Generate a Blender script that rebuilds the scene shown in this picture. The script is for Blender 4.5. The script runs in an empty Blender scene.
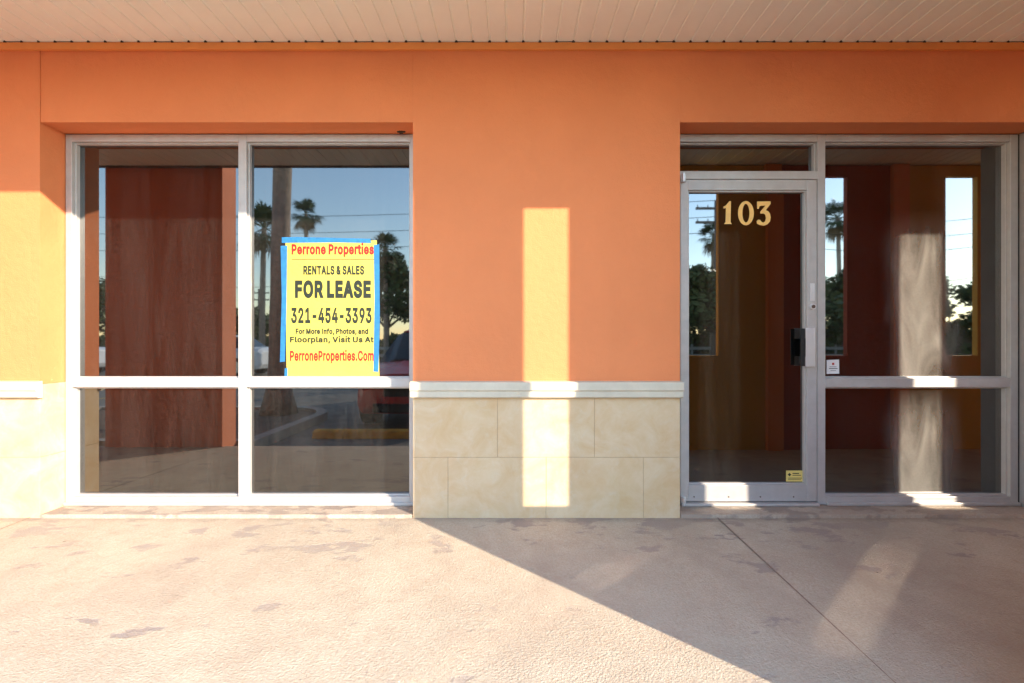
import bpy, bmesh, math, random
from mathutils import Vector, Matrix
from mathutils.geometry import delaunay_2d_cdt
R = math.radians
random.seed(7)
scn = bpy.context.scene
COL = scn.collection

# ------------------------------------------------------------------ materials
def new_mat(name):
    m = bpy.data.materials.new(name); m.use_nodes = True
    nt = m.node_tree
    for n in list(nt.nodes):
        if n.type != 'OUTPUT_MATERIAL': nt.nodes.remove(n)
    return m, nt, nt.nodes, nt.links, [n for n in nt.nodes if n.type == 'OUTPUT_MATERIAL'][0]

def noise(nt, scale, detail=4, rough=.55, vec=None, dist=0.0):
    n = nt.nodes.new('ShaderNodeTexNoise')
    n.inputs['Scale'].default_value = scale; n.inputs['Detail'].default_value = detail
    n.inputs['Roughness'].default_value = rough; n.inputs['Distortion'].default_value = dist
    if vec is not None: nt.links.new(vec, n.inputs['Vector'])
    return n.outputs['Fac']

def ramp(nt, fac, a, b, ca=(0,0,0,1), cb=(1,1,1,1)):
    r = nt.nodes.new('ShaderNodeValToRGB')
    r.color_ramp.elements[0].position = a; r.color_ramp.elements[1].position = b
    r.color_ramp.elements[0].color = ca; r.color_ramp.elements[1].color = cb
    nt.links.new(fac, r.inputs['Fac'])
    return r.outputs['Color']

def mixc(nt, fac, a, b, blend='MIX'):
    m = nt.nodes.new('ShaderNodeMix'); m.data_type = 'RGBA'; m.blend_type = blend
    for s, v in ((m.inputs[0], fac), (m.inputs[6], a), (m.inputs[7], b)):
        if hasattr(v, 'links'): nt.links.new(v, s)
        elif isinstance(v, (int, float)): s.default_value = v
        else: s.default_value = (*v[:3], 1)
    return m.outputs[2]

def math_n(nt, op, a, b=0.0, clamp=False):
    m = nt.nodes.new('ShaderNodeMath'); m.operation = op; m.use_clamp = clamp
    for s, v in ((m.inputs[0], a), (m.inputs[1], b)):
        if hasattr(v, 'links'): nt.links.new(v, s)
        else: s.default_value = v
    return m.outputs[0]

def coords(nt, kind='Object', scale=None):
    t = nt.nodes.new('ShaderNodeTexCoord'); o = t.outputs[kind]
    if scale:
        mp = nt.nodes.new('ShaderNodeMapping'); mp.inputs['Scale'].default_value = scale
        nt.links.new(o, mp.inputs['Vector']); o = mp.outputs['Vector']
    return o

def bsdf(nt, out, col, rough=.6, metal=0.0, bump=None, bstr=.3, bdist=.01, spec=.5):
    p = nt.nodes.new('ShaderNodeBsdfPrincipled')
    if hasattr(col, 'links'): nt.links.new(col, p.inputs['Base Color'])
    else: p.inputs['Base Color'].default_value = (*col[:3], 1)
    if hasattr(rough, 'links'): nt.links.new(rough, p.inputs['Roughness'])
    else: p.inputs['Roughness'].default_value = rough
    p.inputs['Metallic'].default_value = metal
    p.inputs['Specular IOR Level'].default_value = spec
    if bump is not None:
        b = nt.nodes.new('ShaderNodeBump'); b.inputs['Strength'].default_value = bstr
        b.inputs['Distance'].default_value = bdist
        nt.links.new(bump, b.inputs['Height']); nt.links.new(b.outputs['Normal'], p.inputs['Normal'])
    nt.links.new(p.outputs['BSDF'], out.inputs['Surface'])
    return p

def simple(name, col, rough=.6, metal=0.0, var=.12, nscale=6, bstr=0.0, bscale=80, bdist=.004, spec=.5):
    """a plain material whose colour wanders a little"""
    m, nt, N, L, out = new_mat(name)
    c = coords(nt)
    f = noise(nt, nscale, 5, .6, c)
    dark = tuple(v*(1-var) for v in col); light = tuple(min(1, v*(1+var)) for v in col)
    cc = ramp(nt, f, .3, .7, (*dark, 1), (*light, 1))
    bp = noise(nt, bscale, 3, .6, c) if bstr > 0 else None
    bsdf(nt, out, cc, rough, metal, bp, bstr, bdist, spec)
    return m

def stucco(name, col, var=.06):
    m, nt, N, L, out = new_mat(name)
    c = coords(nt)
    a = noise(nt, 1.3, 6, .6, c)
    cc = ramp(nt, a, .3, .72, (*[v*(1-var) for v in col], 1), (*[min(1, v*(1+var)) for v in col], 1))
    streak = noise(nt, 1.0, 5, .6, coords(nt, scale=(5, 5, .5)))
    cc = mixc(nt, math_n(nt, 'MULTIPLY', ramp(nt, streak, .55, .8), .12), cc, tuple(v*.75 for v in col))
    spots = noise(nt, 38, 2, .5, c)
    cc = mixc(nt, math_n(nt, 'MULTIPLY', ramp(nt, spots, .72, .8), .25), cc, tuple(v*.7 for v in col))
    b1 = noise(nt, 130, 4, .65, c); b2 = noise(nt, 22, 3, .5, c)
    b = math_n(nt, 'ADD', b1, math_n(nt, 'MULTIPLY', b2, 1.6))
    bsdf(nt, out, cc, .75, 0, b, .5, .005, .3)
    return m

def concrete(name, tone=(.53, .455, .352), grime=(.31, .26, .24), patchy=1.0, dirt=.45):
    """coated concrete with a knock-down texture and worn grey flakes near the wall"""
    m, nt, N, L, out = new_mat(name)
    c = coords(nt)
    big = noise(nt, 1.1, 6, .62, c)
    cc = ramp(nt, big, .32, .7, (*[v*.86 for v in tone], 1), (*[v*1.12 for v in tone], 1))
    mid = noise(nt, 7, 6, .7, c, .4)
    cc = mixc(nt, math_n(nt, 'MULTIPLY', ramp(nt, mid, .44, .66), .62), cc, (.44, .345, .26))
    lite = noise(nt, 55, 3, .6, c)
    cc = mixc(nt, math_n(nt, 'MULTIPLY', ramp(nt, lite, .5, .66), .28), cc, (.66, .54, .43))
    orange = noise(nt, 26, 4, .6, c)
    cc = mixc(nt, math_n(nt, 'MULTIPLY', ramp(nt, orange, .58, .72), .22), cc, (.50, .30, .17))
    # peeled flakes: thicker towards the wall
    fl = noise(nt, 3.1, 9, .62, coords(nt, scale=(1.0, 1.9, 1)), .25)
    geo = nt.nodes.new('ShaderNodeNewGeometry'); sep = nt.nodes.new('ShaderNodeSeparateXYZ')
    L.new(geo.outputs['Position'], sep.inputs[0])
    near = nt.nodes.new('ShaderNodeMapRange'); near.clamp = True
    near.inputs['From Min'].default_value = -.75; near.inputs['From Max'].default_value = .12
    near.inputs['To Min'].default_value = 0.0; near.inputs['To Max'].default_value = .13*patchy
    L.new(sep.outputs['Y'], near.inputs['Value'])
    mask = ramp(nt, math_n(nt, 'ADD', math_n(nt, 'ADD', fl, near.outputs[0]), math_n(nt, 'MULTIPLY', math_n(nt, 'SUBTRACT', noise(nt, 30, 4, .7, c), .5), .05)), .625, .665)
    worn = ramp(nt, noise(nt, 2.2, 3, .5, c), .35, .65, (.30, .30, .30, 1), (.92, .92, .92, 1))
    cc = mixc(nt, math_n(nt, 'MULTIPLY', mask, worn), cc, grime)
    stain = noise(nt, .9, 7, .6, coords(nt, scale=(1.6, .8, 1)), .8)
    cc = mixc(nt, math_n(nt, 'MULTIPLY', ramp(nt, stain, .50, .66), .38), cc, (.36, .28, .22))
    crumbs = noise(nt, 11, 2, .5, c)
    cc = mixc(nt, math_n(nt, 'MULTIPLY', ramp(nt, crumbs, .80, .815), .8), cc, (.05, .035, .025))
    # bump: flat-topped knock-down blobs + grit
    k1 = noise(nt, 95, 7, .72, c)
    grain = ramp(nt, k1, .36, .60)
    cc = mixc(nt, math_n(nt, 'MULTIPLY', math_n(nt, 'SUBTRACT', 1.0, grain), .50), cc, (.40, .28, .19))
    # dirt gathered along the foot of the wall
    df = nt.nodes.new('ShaderNodeMapRange'); df.clamp = True
    df.inputs['From Min'].default_value = -.07; df.inputs['From Max'].default_value = .0
    L.new(math_n(nt, 'ADD', sep.outputs['Y'], math_n(nt, 'MULTIPLY', math_n(nt, 'SUBTRACT', noise(nt, 9, 5, .7, c), .5), .12)), df.inputs['Value'])
    cc = mixc(nt, math_n(nt, 'MULTIPLY', df.outputs[0], dirt), cc, (.24, .18, .14))
    v = nt.nodes.new('ShaderNodeTexVoronoi'); v.inputs['Scale'].default_value = 120; L.new(c, v.inputs['Vector'])
    h = math_n(nt, 'ADD', k1, math_n(nt, 'MULTIPLY', v.outputs['Distance'], .35))
    h = math_n(nt, 'SUBTRACT', h, math_n(nt, 'MULTIPLY', mask, .25))
    bsdf(nt, out, cc, .85, 0, h, .75, .009, .2)
    return m

def cast_stone(name):
    m, nt, N, L, out = new_mat(name)
    c = coords(nt)
    a = noise(nt, 5.5, 8, .68, c, .6)
    cc = ramp(nt, a, .33, .66, (.55, .36, .195, 1), (.61, .46, .30, 1))
    y = noise(nt, 2.4, 5, .6, c, .3)
    cc = mixc(nt, math_n(nt, 'MULTIPLY', ramp(nt, y, .5, .75), .4), cc, (.52, .34, .155))
    w = noise(nt, 13, 5, .65, c, .8)
    cc = mixc(nt, math_n(nt, 'MULTIPLY', ramp(nt, w, .55, .72), .35), cc, (.58, .49, .37))
    b = noise(nt, 60, 5, .7, c)
    bsdf(nt, out, cc, .75, 0, b, .25, .004, .3)
    return m

def glass(name, refl=.40, tint=(.06, .055, .05), dust=.02, sunlit_smear=0.0, seed=0.0):
    """tinted storefront glass: sharp mirror layer over a dark film, thin dust on its face"""
    m, nt, N, L, out = new_mat(name)
    gl = N.new('ShaderNodeBsdfGlossy'); gl.inputs['Roughness'].default_value = .02
    gl.inputs['Color'].default_value = (.97, .96, .95, 1)
    tr = N.new('ShaderNodeBsdfTransparent'); tr.inputs['Color'].default_value = (*tint, 1)
    fr = N.new('ShaderNodeFresnel'); fr.inputs['IOR'].default_value = 1.5
    fac = math_n(nt, 'ADD', math_n(nt, 'MULTIPLY', fr.outputs[0], 2.6), refl-.104, True)
    mx = N.new('ShaderNodeMixShader'); L.new(fac, mx.inputs[0]); L.new(tr.outputs[0], mx.inputs[1]); L.new(gl.outputs[0], mx.inputs[2])
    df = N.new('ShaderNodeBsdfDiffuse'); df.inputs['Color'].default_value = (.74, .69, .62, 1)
    t = N.new('ShaderNodeTexCoord'); mp = N.new('ShaderNodeMapping'); mp.inputs['Location'].default_value = (seed, seed*1.7, seed*.6)
    L.new(t.outputs['Object'], mp.inputs['Vector'])
    g = noise(nt, 40, 6, .75, mp.outputs['Vector'])
    mp2 = N.new('ShaderNodeMapping'); mp2.inputs['Scale'].default_value = (9, 9, .9); L.new(mp.outputs['Vector'], mp2.inputs['Vector'])
    s = noise(nt, 1.2, 6, .6, mp2.outputs['Vector'], .9)
    d = math_n(nt, 'MULTIPLY', ramp(nt, g, .3, .8), dust*1.6)
    d = math_n(nt, 'ADD', d, math_n(nt, 'MULTIPLY', ramp(nt, s, .42, .72), dust*1.1))
    if sunlit_smear > 0:
        # wiped arcs left by cleaning, with the sun and shade on them
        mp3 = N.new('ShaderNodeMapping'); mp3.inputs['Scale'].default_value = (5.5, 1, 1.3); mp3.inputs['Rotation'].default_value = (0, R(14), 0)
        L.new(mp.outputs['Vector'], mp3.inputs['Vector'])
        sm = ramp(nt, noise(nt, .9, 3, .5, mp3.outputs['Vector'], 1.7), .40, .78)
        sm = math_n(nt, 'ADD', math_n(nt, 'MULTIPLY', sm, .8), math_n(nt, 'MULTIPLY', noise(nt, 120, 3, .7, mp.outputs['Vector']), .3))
        # smears kept to the sunlit stripe: sun and shade put into this mask
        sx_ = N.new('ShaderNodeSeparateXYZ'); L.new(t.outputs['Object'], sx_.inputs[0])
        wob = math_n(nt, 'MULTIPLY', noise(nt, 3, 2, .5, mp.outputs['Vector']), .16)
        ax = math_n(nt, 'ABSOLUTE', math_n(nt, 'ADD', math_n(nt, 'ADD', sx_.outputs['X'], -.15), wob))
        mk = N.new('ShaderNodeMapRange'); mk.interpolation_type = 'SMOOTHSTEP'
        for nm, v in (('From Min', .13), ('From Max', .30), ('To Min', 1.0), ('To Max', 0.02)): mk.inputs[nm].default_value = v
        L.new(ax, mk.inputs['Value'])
        mz = N.new('ShaderNodeMapRange'); mz.interpolation_type = 'SMOOTHSTEP'  # fades the smears above the sun line, where the glass is shaded
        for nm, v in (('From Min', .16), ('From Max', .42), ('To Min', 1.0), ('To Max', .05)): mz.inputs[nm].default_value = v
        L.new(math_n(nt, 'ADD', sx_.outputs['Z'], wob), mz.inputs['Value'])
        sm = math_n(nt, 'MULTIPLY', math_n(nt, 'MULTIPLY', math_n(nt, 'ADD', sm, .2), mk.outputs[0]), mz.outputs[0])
        d = math_n(nt, 'ADD', d, math_n(nt, 'MULTIPLY', sm, sunlit_smear))
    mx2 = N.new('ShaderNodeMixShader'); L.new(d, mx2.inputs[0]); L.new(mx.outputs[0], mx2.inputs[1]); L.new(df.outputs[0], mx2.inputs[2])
    L.new(mx2.outputs[0], out.inputs['Surface'])
    return m

def foliage(name, a, b):
    m, nt, N, L, out = new_mat(name)
    c = coords(nt)
    cc = ramp(nt, noise(nt, 1.7, 4, .6, c), .3, .7, (*a, 1), (*b, 1))
    p = bsdf(nt, out, cc, .6, 0, None, spec=.3)
    return m

M = {}
M['wall'] = stucco('orange_stucco', (.71, .222, .084))
M['coral'] = stucco('coral_stucco', (.66, .22, .11))
M['maroon'] = stucco('red_stucco', (.40, .10, .05))
M['ochre'] = stucco('ochre_stucco', (.62, .36, .06))
M['pilaster'] = stucco('pilaster_stucco', (.76, .27, .08))
M['frieze'] = simple('orange_board', (.76, .27, .06), .55, var=.05, bstr=.1)
M['stone'] = cast_stone('cast_stone')
M['cap'] = simple('cap_stone', (.55, .48, .375), .7, var=.08, nscale=9, bstr=.2, bscale=70)
M['mortar'] = simple('mortar', (.40, .28, .16), .9, var=.15, nscale=20)
M['concrete'] = concrete('coated_concrete')
M['apron'] = concrete('worn_concrete', tone=(.50, .42, .34), patchy=1.0, dirt=0.0, grime=(.22, .18, .165))
M['kerb'] = simple('kerb_concrete', (.38, .34, .29), .9, var=.2, nscale=5, bstr=.4, bscale=60)
M['joint'] = simple('joint_filler', (.27, .18, .13), .95, var=.3, nscale=25)
M['vinyl'] = simple('vinyl_soffit', (.87, .90, .80), .5, var=.03, nscale=3)
M['gap'] = simple('dark_gap_shade', (.04, .03, .025), .9)
M['bronze'] = simple('bronze_trim', (.10, .06, .04), .5)
M['alu'] = simple('weathered_aluminium', (.47, .44, .42), .42, metal=.25, var=.07, nscale=14, bstr=.04)
M['steel'] = simple('brushed_steel', (.70, .68, .67), .35, metal=.6, var=.05, nscale=10)
M['greypost'] = simple('grey_paint', (.32, .30, .30), .55, var=.08)
M['seal'] = simple('sealant', (.03, .025, .025), .8)
M['black'] = simple('black_plastic', (.006, .006, .007), .45)
M['gold'] = simple('gold_vinyl', (.90, .54, .15), .45, var=.06, nscale=20)
M['paper'] = simple('yellow_plastic_sheet', (.56, .46, .07), .5, var=.03, nscale=4, bstr=.5, bscale=7, bdist=.012)
M['tape'] = simple('blue_tape', (.012, .135, .32), .65, var=.2, nscale=30, bstr=.6, bscale=60, bdist=.004)
M['ink'] = simple('dark_ink', (.009, .014, .007), .6)
M['red_ink'] = simple('red_ink', (.40, .006, .004), .6)
M['white'] = simple('white_sticker', (.75, .73, .72), .5, var=.03)
M['sticker'] = simple('yellow_sticker', (.72, .55, .16), .5, var=.03)
M['asphalt'] = simple('asphalt', (.17, .158, .14), .9, var=.3, nscale=4, bstr=.6, bscale=120, bdist=.006)
M['paintline'] = simple('yellow_road_paint', (.62, .40, .05), .8, var=.2, nscale=9)
M['soil'] = simple('mulch', (.19, .125, .085), .95, var=.45, nscale=18, bstr=1.0, bscale=40, bdist=.03)
M['grass'] = simple('grass', (.07, .10, .03), .95, var=.35, nscale=3, bstr=.8, bscale=30, bdist=.03)
M['bark'] = simple('palm_bark', (.30, .23, .18), .9, var=.3, nscale=14, bstr=.8, bscale=28, bdist=.02)
M['treebark'] = simple('tree_bark', (.11, .08, .06), .9, var=.3, nscale=12, bstr=.6, bscale=30, bdist=.02)
M['frond'] = foliage('palm_green', (.035, .065, .02), (.10, .13, .045))
M['deadfrond'] = foliage('dry_palm', (.16, .11, .05), (.26, .19, .10))
M['leaf'] = foliage('leaf_green', (.025, .05, .012), (.09, .12, .03))
M['leaf2'] = foliage('leaf_olive', (.045, .07, .02), (.12, .14, .05))
M['pole'] = simple('grey_timber', (.16, .13, .11), .9, var=.2)
M['cable'] = simple('black_cable', (.02, .02, .02), .6)
M['tank'] = simple('grey_tank', (.35, .36, .37), .5)
M['redcar'] = simple('red_paint', (.42, .02, .018), .25, var=.03)
M['whitecar'] = simple('white_paint', (.78, .79, .80), .25, var=.02)
M['carglass'] = simple('car_glass', (.012, .014, .016), .05)
M['tyre'] = simple('tyre_rubber', (.02, .02, .02), .85)
M['rim'] = simple('alloy_rim', (.5, .5, .52), .3, metal=.8)
M['lamp'] = simple('lamp_lens', (.75, .72, .66), .12)
M['fence'] = simple('grey_fence', (.28, .28, .27), .8)
M['nest'] = simple('dry_mud', (.06, .035, .02), .95, var=.5, nscale=80, bstr=.8, bscale=120)
M['carpet'] = simple('dark_carpet', (.05, .045, .04), .95, var=.3, nscale=10)
M['inwall'] = simple('interior_paint', (.30, .27, .23), .8)
M['glass'] = glass('tinted_glass_clean', .148, dust=.006, seed=2)
M['glass_a'] = glass('tinted_glass_dusty', .125, dust=.011, seed=5)
M['glass_b'] = glass('tinted_glass_wiped_sunlit', .148, dust=.008, sunlit_smear=.23, seed=.35)

# ------------------------------------------------------------------ mesh helpers
class MB:
    def __init__(s): s.v = []; s.f = []; s.m = []
    def poly(s, pts, mi=0):
        i = len(s.v); s.v += [tuple(p) for p in pts]; s.f.append(tuple(range(i, i+len(pts)))); s.m.append(mi)
    def box(s, x0, x1, y0, y1, z0, z1, mi=0):
        i = len(s.v)
        s.v += [(x, y, z) for z in (z0, z1) for y in (y0, y1) for x in (x0, x1)]
        for q in ((0,2,3,1), (4,5,7,6), (0,1,5,4), (2,6,7,3), (0,4,6,2), (1,3,7,5)):
            s.f.append(tuple(i+k for k in q)); s.m.append(mi)
    def tube(s, pts, rad, n=8, mi=0, cap=True):
        pts = [Vector(p) for p in pts]
        rad = rad if isinstance(rad, (list, tuple)) else [rad]*len(pts)
        rings = []
        for k, p in enumerate(pts):
            d = (pts[min(k+1, len(pts)-1)]-pts[max(k-1, 0)]).normalized()
            u = d.cross(Vector((0, 0, 1)) if abs(d.z) < .9 else Vector((1, 0, 0))).normalized(); w = d.cross(u)
            i = len(s.v)
            for j in range(n):
                a = 2*math.pi*j/n
                s.v.append(tuple(p+(u*math.cos(a)+w*math.sin(a))*rad[k]))
            rings.append(i)
        for a, b in zip(rings, rings[1:]):
            for j in range(n):
                s.f.append((a+j, a+(j+1) % n, b+(j+1) % n, b+j)); s.m.append(mi)
        if cap:
            s.f.append(tuple(rings[0]+j for j in reversed(range(n)))); s.m.append(mi)
            s.f.append(tuple(rings[-1]+j for j in range(n))); s.m.append(mi)
    def loft(s, secs, mi=0, cap=True):
        n = len(secs[0]); st = []
        for sec in secs:
            st.append(len(s.v)); s.v += [tuple(p) for p in sec]
        for a, b in zip(st, st[1:]):
            for j in range(n):
                s.f.append((a+j, a+(j+1) % n, b+(j+1) % n, b+j)); s.m.append(mi)
        if cap:
            s.f.append(tuple(st[0]+j for j in reversed(range(n)))); s.m.append(mi)
            s.f.append(tuple(st[-1]+j for j in range(n))); s.m.append(mi)
    def build(s, name, mats, parent=None, bevel=0.0, smooth=False, loc=(0, 0, 0)):
        me = bpy.data.meshes.new(name)
        me.from_pydata(s.v, [], s.f); me.update()
        for m in (mats if isinstance(mats, (list, tuple)) else [mats]): me.materials.append(m)
        for p, mi in zip(me.polygons, s.m): p.material_index = mi
        bm = bmesh.new(); bm.from_mesh(me)
        bmesh.ops.recalc_face_normals(bm, faces=bm.faces)
        bm.to_mesh(me); bm.free()
        if smooth:
            for p in me.polygons: p.use_smooth = True
        o = bpy.data.objects.new(name, me); COL.objects.link(o); o.location = loc
        if parent: o.parent = parent
        if bevel > 0:
            b = o.modifiers.new('Bevel', 'BEVEL'); b.width = bevel; b.segments = 2; b.limit_method = 'ANGLE'; b.angle_limit = R(40)
        return o

def tag(o, label, cat=None, group=None, kind=None):
    if label: o['label'] = label
    if cat: o['category'] = cat
    if group: o['group'] = group
    if kind: o['kind'] = kind
    return o

def empty(name, loc=(0, 0, 0), rz=0.0):
    o = bpy.data.objects.new(name, None); COL.objects.link(o); o.location = loc; o.rotation_euler = (0, 0, rz)
    return o

def copy_tree(o, parent=None):
    c = o.copy(); COL.objects.link(c)
    if parent: c.parent = parent
    for ch in list(o.children): copy_tree(ch, c)
    return c

# ------------------------------------------------------------------ measurements
EYE, DW, F = 1.11, 3.044, 484.0        # eye height, distance to wall face, focal length in pixels
FRONT = .168                           # storefront frame face (wall face is y = 0)
GLZ = .218                             # glass face
ZS = 2.975                             # soffit
SLOPE = .028
OL, OR_ = -2.969, -.623                # opening of the twin window
DL, DR = 1.0566, 3.365                 # opening of the door and sidelight
HD = 2.481                             # lintel
CAPZ = .853
XA, XB = -9.4, 11.0

# ------------------------------------------------------------------ ground
def structure(o): o['kind'] = 'structure'; return o

g = MB(); g.poly([(-260, -300, -.185), (260, -300, -.185), (260, 40, -.185), (-260, 40, -.185)])
structure(g.build('ground', M['grass']))
g = MB(); g.poly([(-45, -23, -.17), (45, -23, -.17), (45, -1.80, -.17), (-45, -1.80, -.17)])
structure(g.build('parking_lot', M['asphalt']))
g = MB(); g.poly([(-200, -36, -.175), (200, -36, -.175), (200, -28, -.175), (-200, -28, -.175)])
structure(g.build('road', M['asphalt']))
g = MB()
for x in (-11.6, -9.0, -6.4, -.2, 2.4, 5.0, 7.6, 10.2):
    g.poly([(x, -7.6, -.166), (x+.1, -7.6, -.166), (x+.1, -2.4, -.166), (x, -2.4, -.166)])
structure(g.build('parking_markings', M['paintline']))

# sidewalk: slabs falling gently towards the parking lot, split by open joints
sw = MB()
js = [XA, -7.35, -3.03, 1.29, 5.61, XB]
KY = -1.85
for a, b in zip(js, js[1:]):
    x0, x1 = a+.0028, b-.0028
    sw.loft([[(x, .40, .011*0), (x, KY+.03, SLOPE*KY), (x, KY, SLOPE*KY-.03), (x, KY, -.2), (x, .40, -.2)] for x in (x0, x1)])
side = structure(sw.build('sidewalk', M['concrete']))
g = MB()
for a in js[1:-1]:
    n = 60
    for i in range(n):
        y0 = -1.84+i*1.84/n; y1 = y0+1.84/n
        w0 = .005+.002*random.random()
        g.poly([(a-.0035, y0, SLOPE*y0-.004), (a+.0035, y0, SLOPE*y0-.004), (a+.0035, y1, SLOPE*y1-.004), (a-.0035, y1, SLOPE*y1-.004)])
structure(g.build('sidewalk_joints', M['joint']))
for (a, b) in ((OL, OR_), (DL, DR)):
    g = MB(); g.box(a+.004, b-.004, -.006, .36, -.05, .0135)
    structure(g.build('sidewalk_threshold', M['apron'], bevel=.004))

# ------------------------------------------------------------------ building
bld = empty('storefront_building', (0, 0, 0))
tag(bld, 'orange stucco storefront with dark glazing, cream stone base and white ribbed soffit', 'building')

w = MB()
w.box(XA, OL, 0, .32, CAPZ-.02, 3.2)
w.box(OR_, DL, 0, .32, CAPZ-.02, 3.2)
w.box(DR+.04, XB, 0, .32, CAPZ-.02, 3.2)
w.box(OL+.0015, OR_-.0015, .003, .32, HD, 3.2)
w.box(DL+.0015, DR+.0385, .003, .32, HD, 3.2)
w.build('wall', M['wall'], bld)
fb = MB(); fb.box(XA, XB, -.020, .002, 2.927, ZS-.003)
fb.build('frieze_board', M['frieze'], bld, bevel=.003)

# stone base, one per pier, blocks 24 x 15 inches with thin joints
def stone_base(x0, x1, joints_top, joints_low, cap0, cap1):
    m = MB()
    zj = .372
    m.box(x0+.004, x1-.004, .0022, .30, -.05, CAPZ-.021, 1)
    for z0, z1, jj in ((zj+.0015, CAPZ-.022, joints_top), (-.05, zj-.0015, joints_low)):
        xs = [x0]+[j for j in jj if x0 < j < x1]+[x1]
        for k, (a, b) in enumerate(zip(xs, xs[1:])):
            m.box(a+(.0015 if k else 0), b-(.0015 if k < len(xs)-2 else 0), 0, .31, z0, z1, 0)
    o = m.build('stone_base', [M['stone'], M['mortar']], bld, bevel=.0015)
    c = MB()
    prof = [(.002, CAPZ), (-.040, CAPZ-.004), (-.046, CAPZ-.010), (-.046, CAPZ-.056), (-.036, CAPZ-.062), (-.034, CAPZ-.098), (-.024, CAPZ-.106), (.002, CAPZ-.108)]
    c.loft([[(x, y, z) for y, z in prof] for x in (cap0, cap1)])
    c.build('ledge', M['cap'], o, bevel=.002)
    return o
P = 159.0
gx = lambda px: (px-512)/P
stone_base(XA, OL, [gx(-60-97*k) for k in range(8)], [gx(-11-97*k) for k in range(8)], XA, OL+.016)
stone_base(OR_, DL, [gx(497.5), gx(594.5)], [gx(448), gx(546), gx(643.5)], OR_-.012, DL+.010)
stone_base(DR+.04, XB, [DR+.4+.61*k for k in range(12)], [DR+.7+.61*k for k in range(12)], DR+.05, XB)

pc = MB(); pc.box(DR+.006, DR+.04, -.002, .33, .0, HD-.002)
pc.build('corner_post', M['greypost'], bld, bevel=.003)

# soffit: ribbed vinyl panels running out from the wall
s = MB(); per = .1044
n0 = int((XA-(-.0346))/per)-1; n1 = int((XB+.0346)/per)+1
prof = []
for n in range(n0, n1):
    x = -.0346+n*per
    prof += [(x-.0075, ZS), (x-.0035, ZS+.006), (x+.0035, ZS+.006), (x+.0075, ZS)]
YE = -1.723
i0 = len(s.v)
for y in (-.001, YE):
    for x, z in prof: s.v.append((x, y, z))
k = len(prof)
for j in range(k-1):
    s.f.append((j, j+1, k+j+1, k+j)); s.m.append(0)
sof = s.build('soffit', M['vinyl'], bld)
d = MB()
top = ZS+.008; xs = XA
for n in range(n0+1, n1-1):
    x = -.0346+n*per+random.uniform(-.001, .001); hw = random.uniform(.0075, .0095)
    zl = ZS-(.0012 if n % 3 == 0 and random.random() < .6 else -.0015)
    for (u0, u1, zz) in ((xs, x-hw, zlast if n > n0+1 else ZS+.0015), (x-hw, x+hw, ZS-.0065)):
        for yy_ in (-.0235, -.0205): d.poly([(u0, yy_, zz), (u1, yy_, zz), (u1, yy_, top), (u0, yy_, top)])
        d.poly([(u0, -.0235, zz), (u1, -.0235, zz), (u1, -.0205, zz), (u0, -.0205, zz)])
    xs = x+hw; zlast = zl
cg = d.build('channel_shadow', M['gap'], sof)  # dark comb modelled as the shade in the gaps at the groove ends
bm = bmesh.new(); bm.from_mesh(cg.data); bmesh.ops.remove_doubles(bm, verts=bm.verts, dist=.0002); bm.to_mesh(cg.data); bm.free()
fa = MB(); fa.box(XA, XB, YE-.04, YE-.001, ZS+.006, 3.40)
fa.build('fascia', M['cap'], bld)
jt = MB(); jt.box(XA, XB, YE-.02, YE+.03, ZS-.010, ZS+.0)
jt.build('edge_channel', M['bronze'], bld)
rf = MB(); rf.box(XA, XB, YE-.06, 4.6, 3.40, 3.50)
rf.build('roof', M['kerb'], bld)

# the room behind the glass
rm = MB()
rx0, rx1, ry0, ry1, rz1 = -3.6, 4.1, .33, 4.4, 2.75
rm.poly([(rx0, ry0, .02), (rx1, ry0, .02), (rx1, ry1, .02), (rx0, ry1, .02)], 1)
rm.poly([(rx0, ry0, rz1), (rx1, ry0, rz1), (rx1, ry1, rz1), (rx0, ry1, rz1)], 0)
rm.poly([(rx0, ry1, .02), (rx1, ry1, .02), (rx1, ry1, rz1), (rx0, ry1, rz1)], 0)
rm.poly([(rx0, ry0, .02), (rx0, ry1, .02), (rx0, ry1, rz1), (rx0, ry0, rz1)], 0)
rm.poly([(rx1, ry0, .02), (rx1, ry1, .02), (rx1, ry1, rz1), (rx1, ry0, rz1)], 0)
rm.build('interior_shell', [M['inwall'], M['carpet']], bld)

# ---- storefront frames
FB = FRONT+.115      # back of the frame
def bar(m, x0, x1, z0, z1, stops=''):
    m.box(x0, x1, FRONT, FB, z0, z1)
STOP = .010
def pane_stops(m, x0, x1, z0, z1):
    """glazing stops round one opening, set back from the frame face"""
    y0, y1 = FRONT+.022, FB-.003
    m.box(x0, x0+STOP, y0, y1, z0, z1); m.box(x1-STOP, x1, y0, y1, z0, z1)
    m.box(x0+STOP, x1-STOP, y0, y1, z1-STOP, z1); m.box(x0+STOP, x1-STOP, y0, y1, z0, z0+STOP)
def pane(x0, x1, z0, z1, mat, parent, tilt=0.0, yaw=0.0):
    cx, cz = (x0+x1)/2, (z0+z1)/2
    a, b = (x1-x0)/2-STOP+.006, (z1-z0)/2-STOP+.006
    m = MB(); m.box(-a, a, 0, .006, -b, b)
    o = m.build('pane', mat, parent, loc=(cx, GLZ, cz))
    o.rotation_euler = (R(tilt), 0, R(yaw))
    gk = MB()
    for q in ((-a, -a+.010, -b, b), (a-.010, a, -b, b), (-a+.010, a-.010, b-.010, b), (-a+.010, a-.010, -b, -b+.010)):
        gk.box(q[0], q[1], -.003, -.0005, q[2], q[3])
    return o, (cx, cz, a, b)

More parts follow.
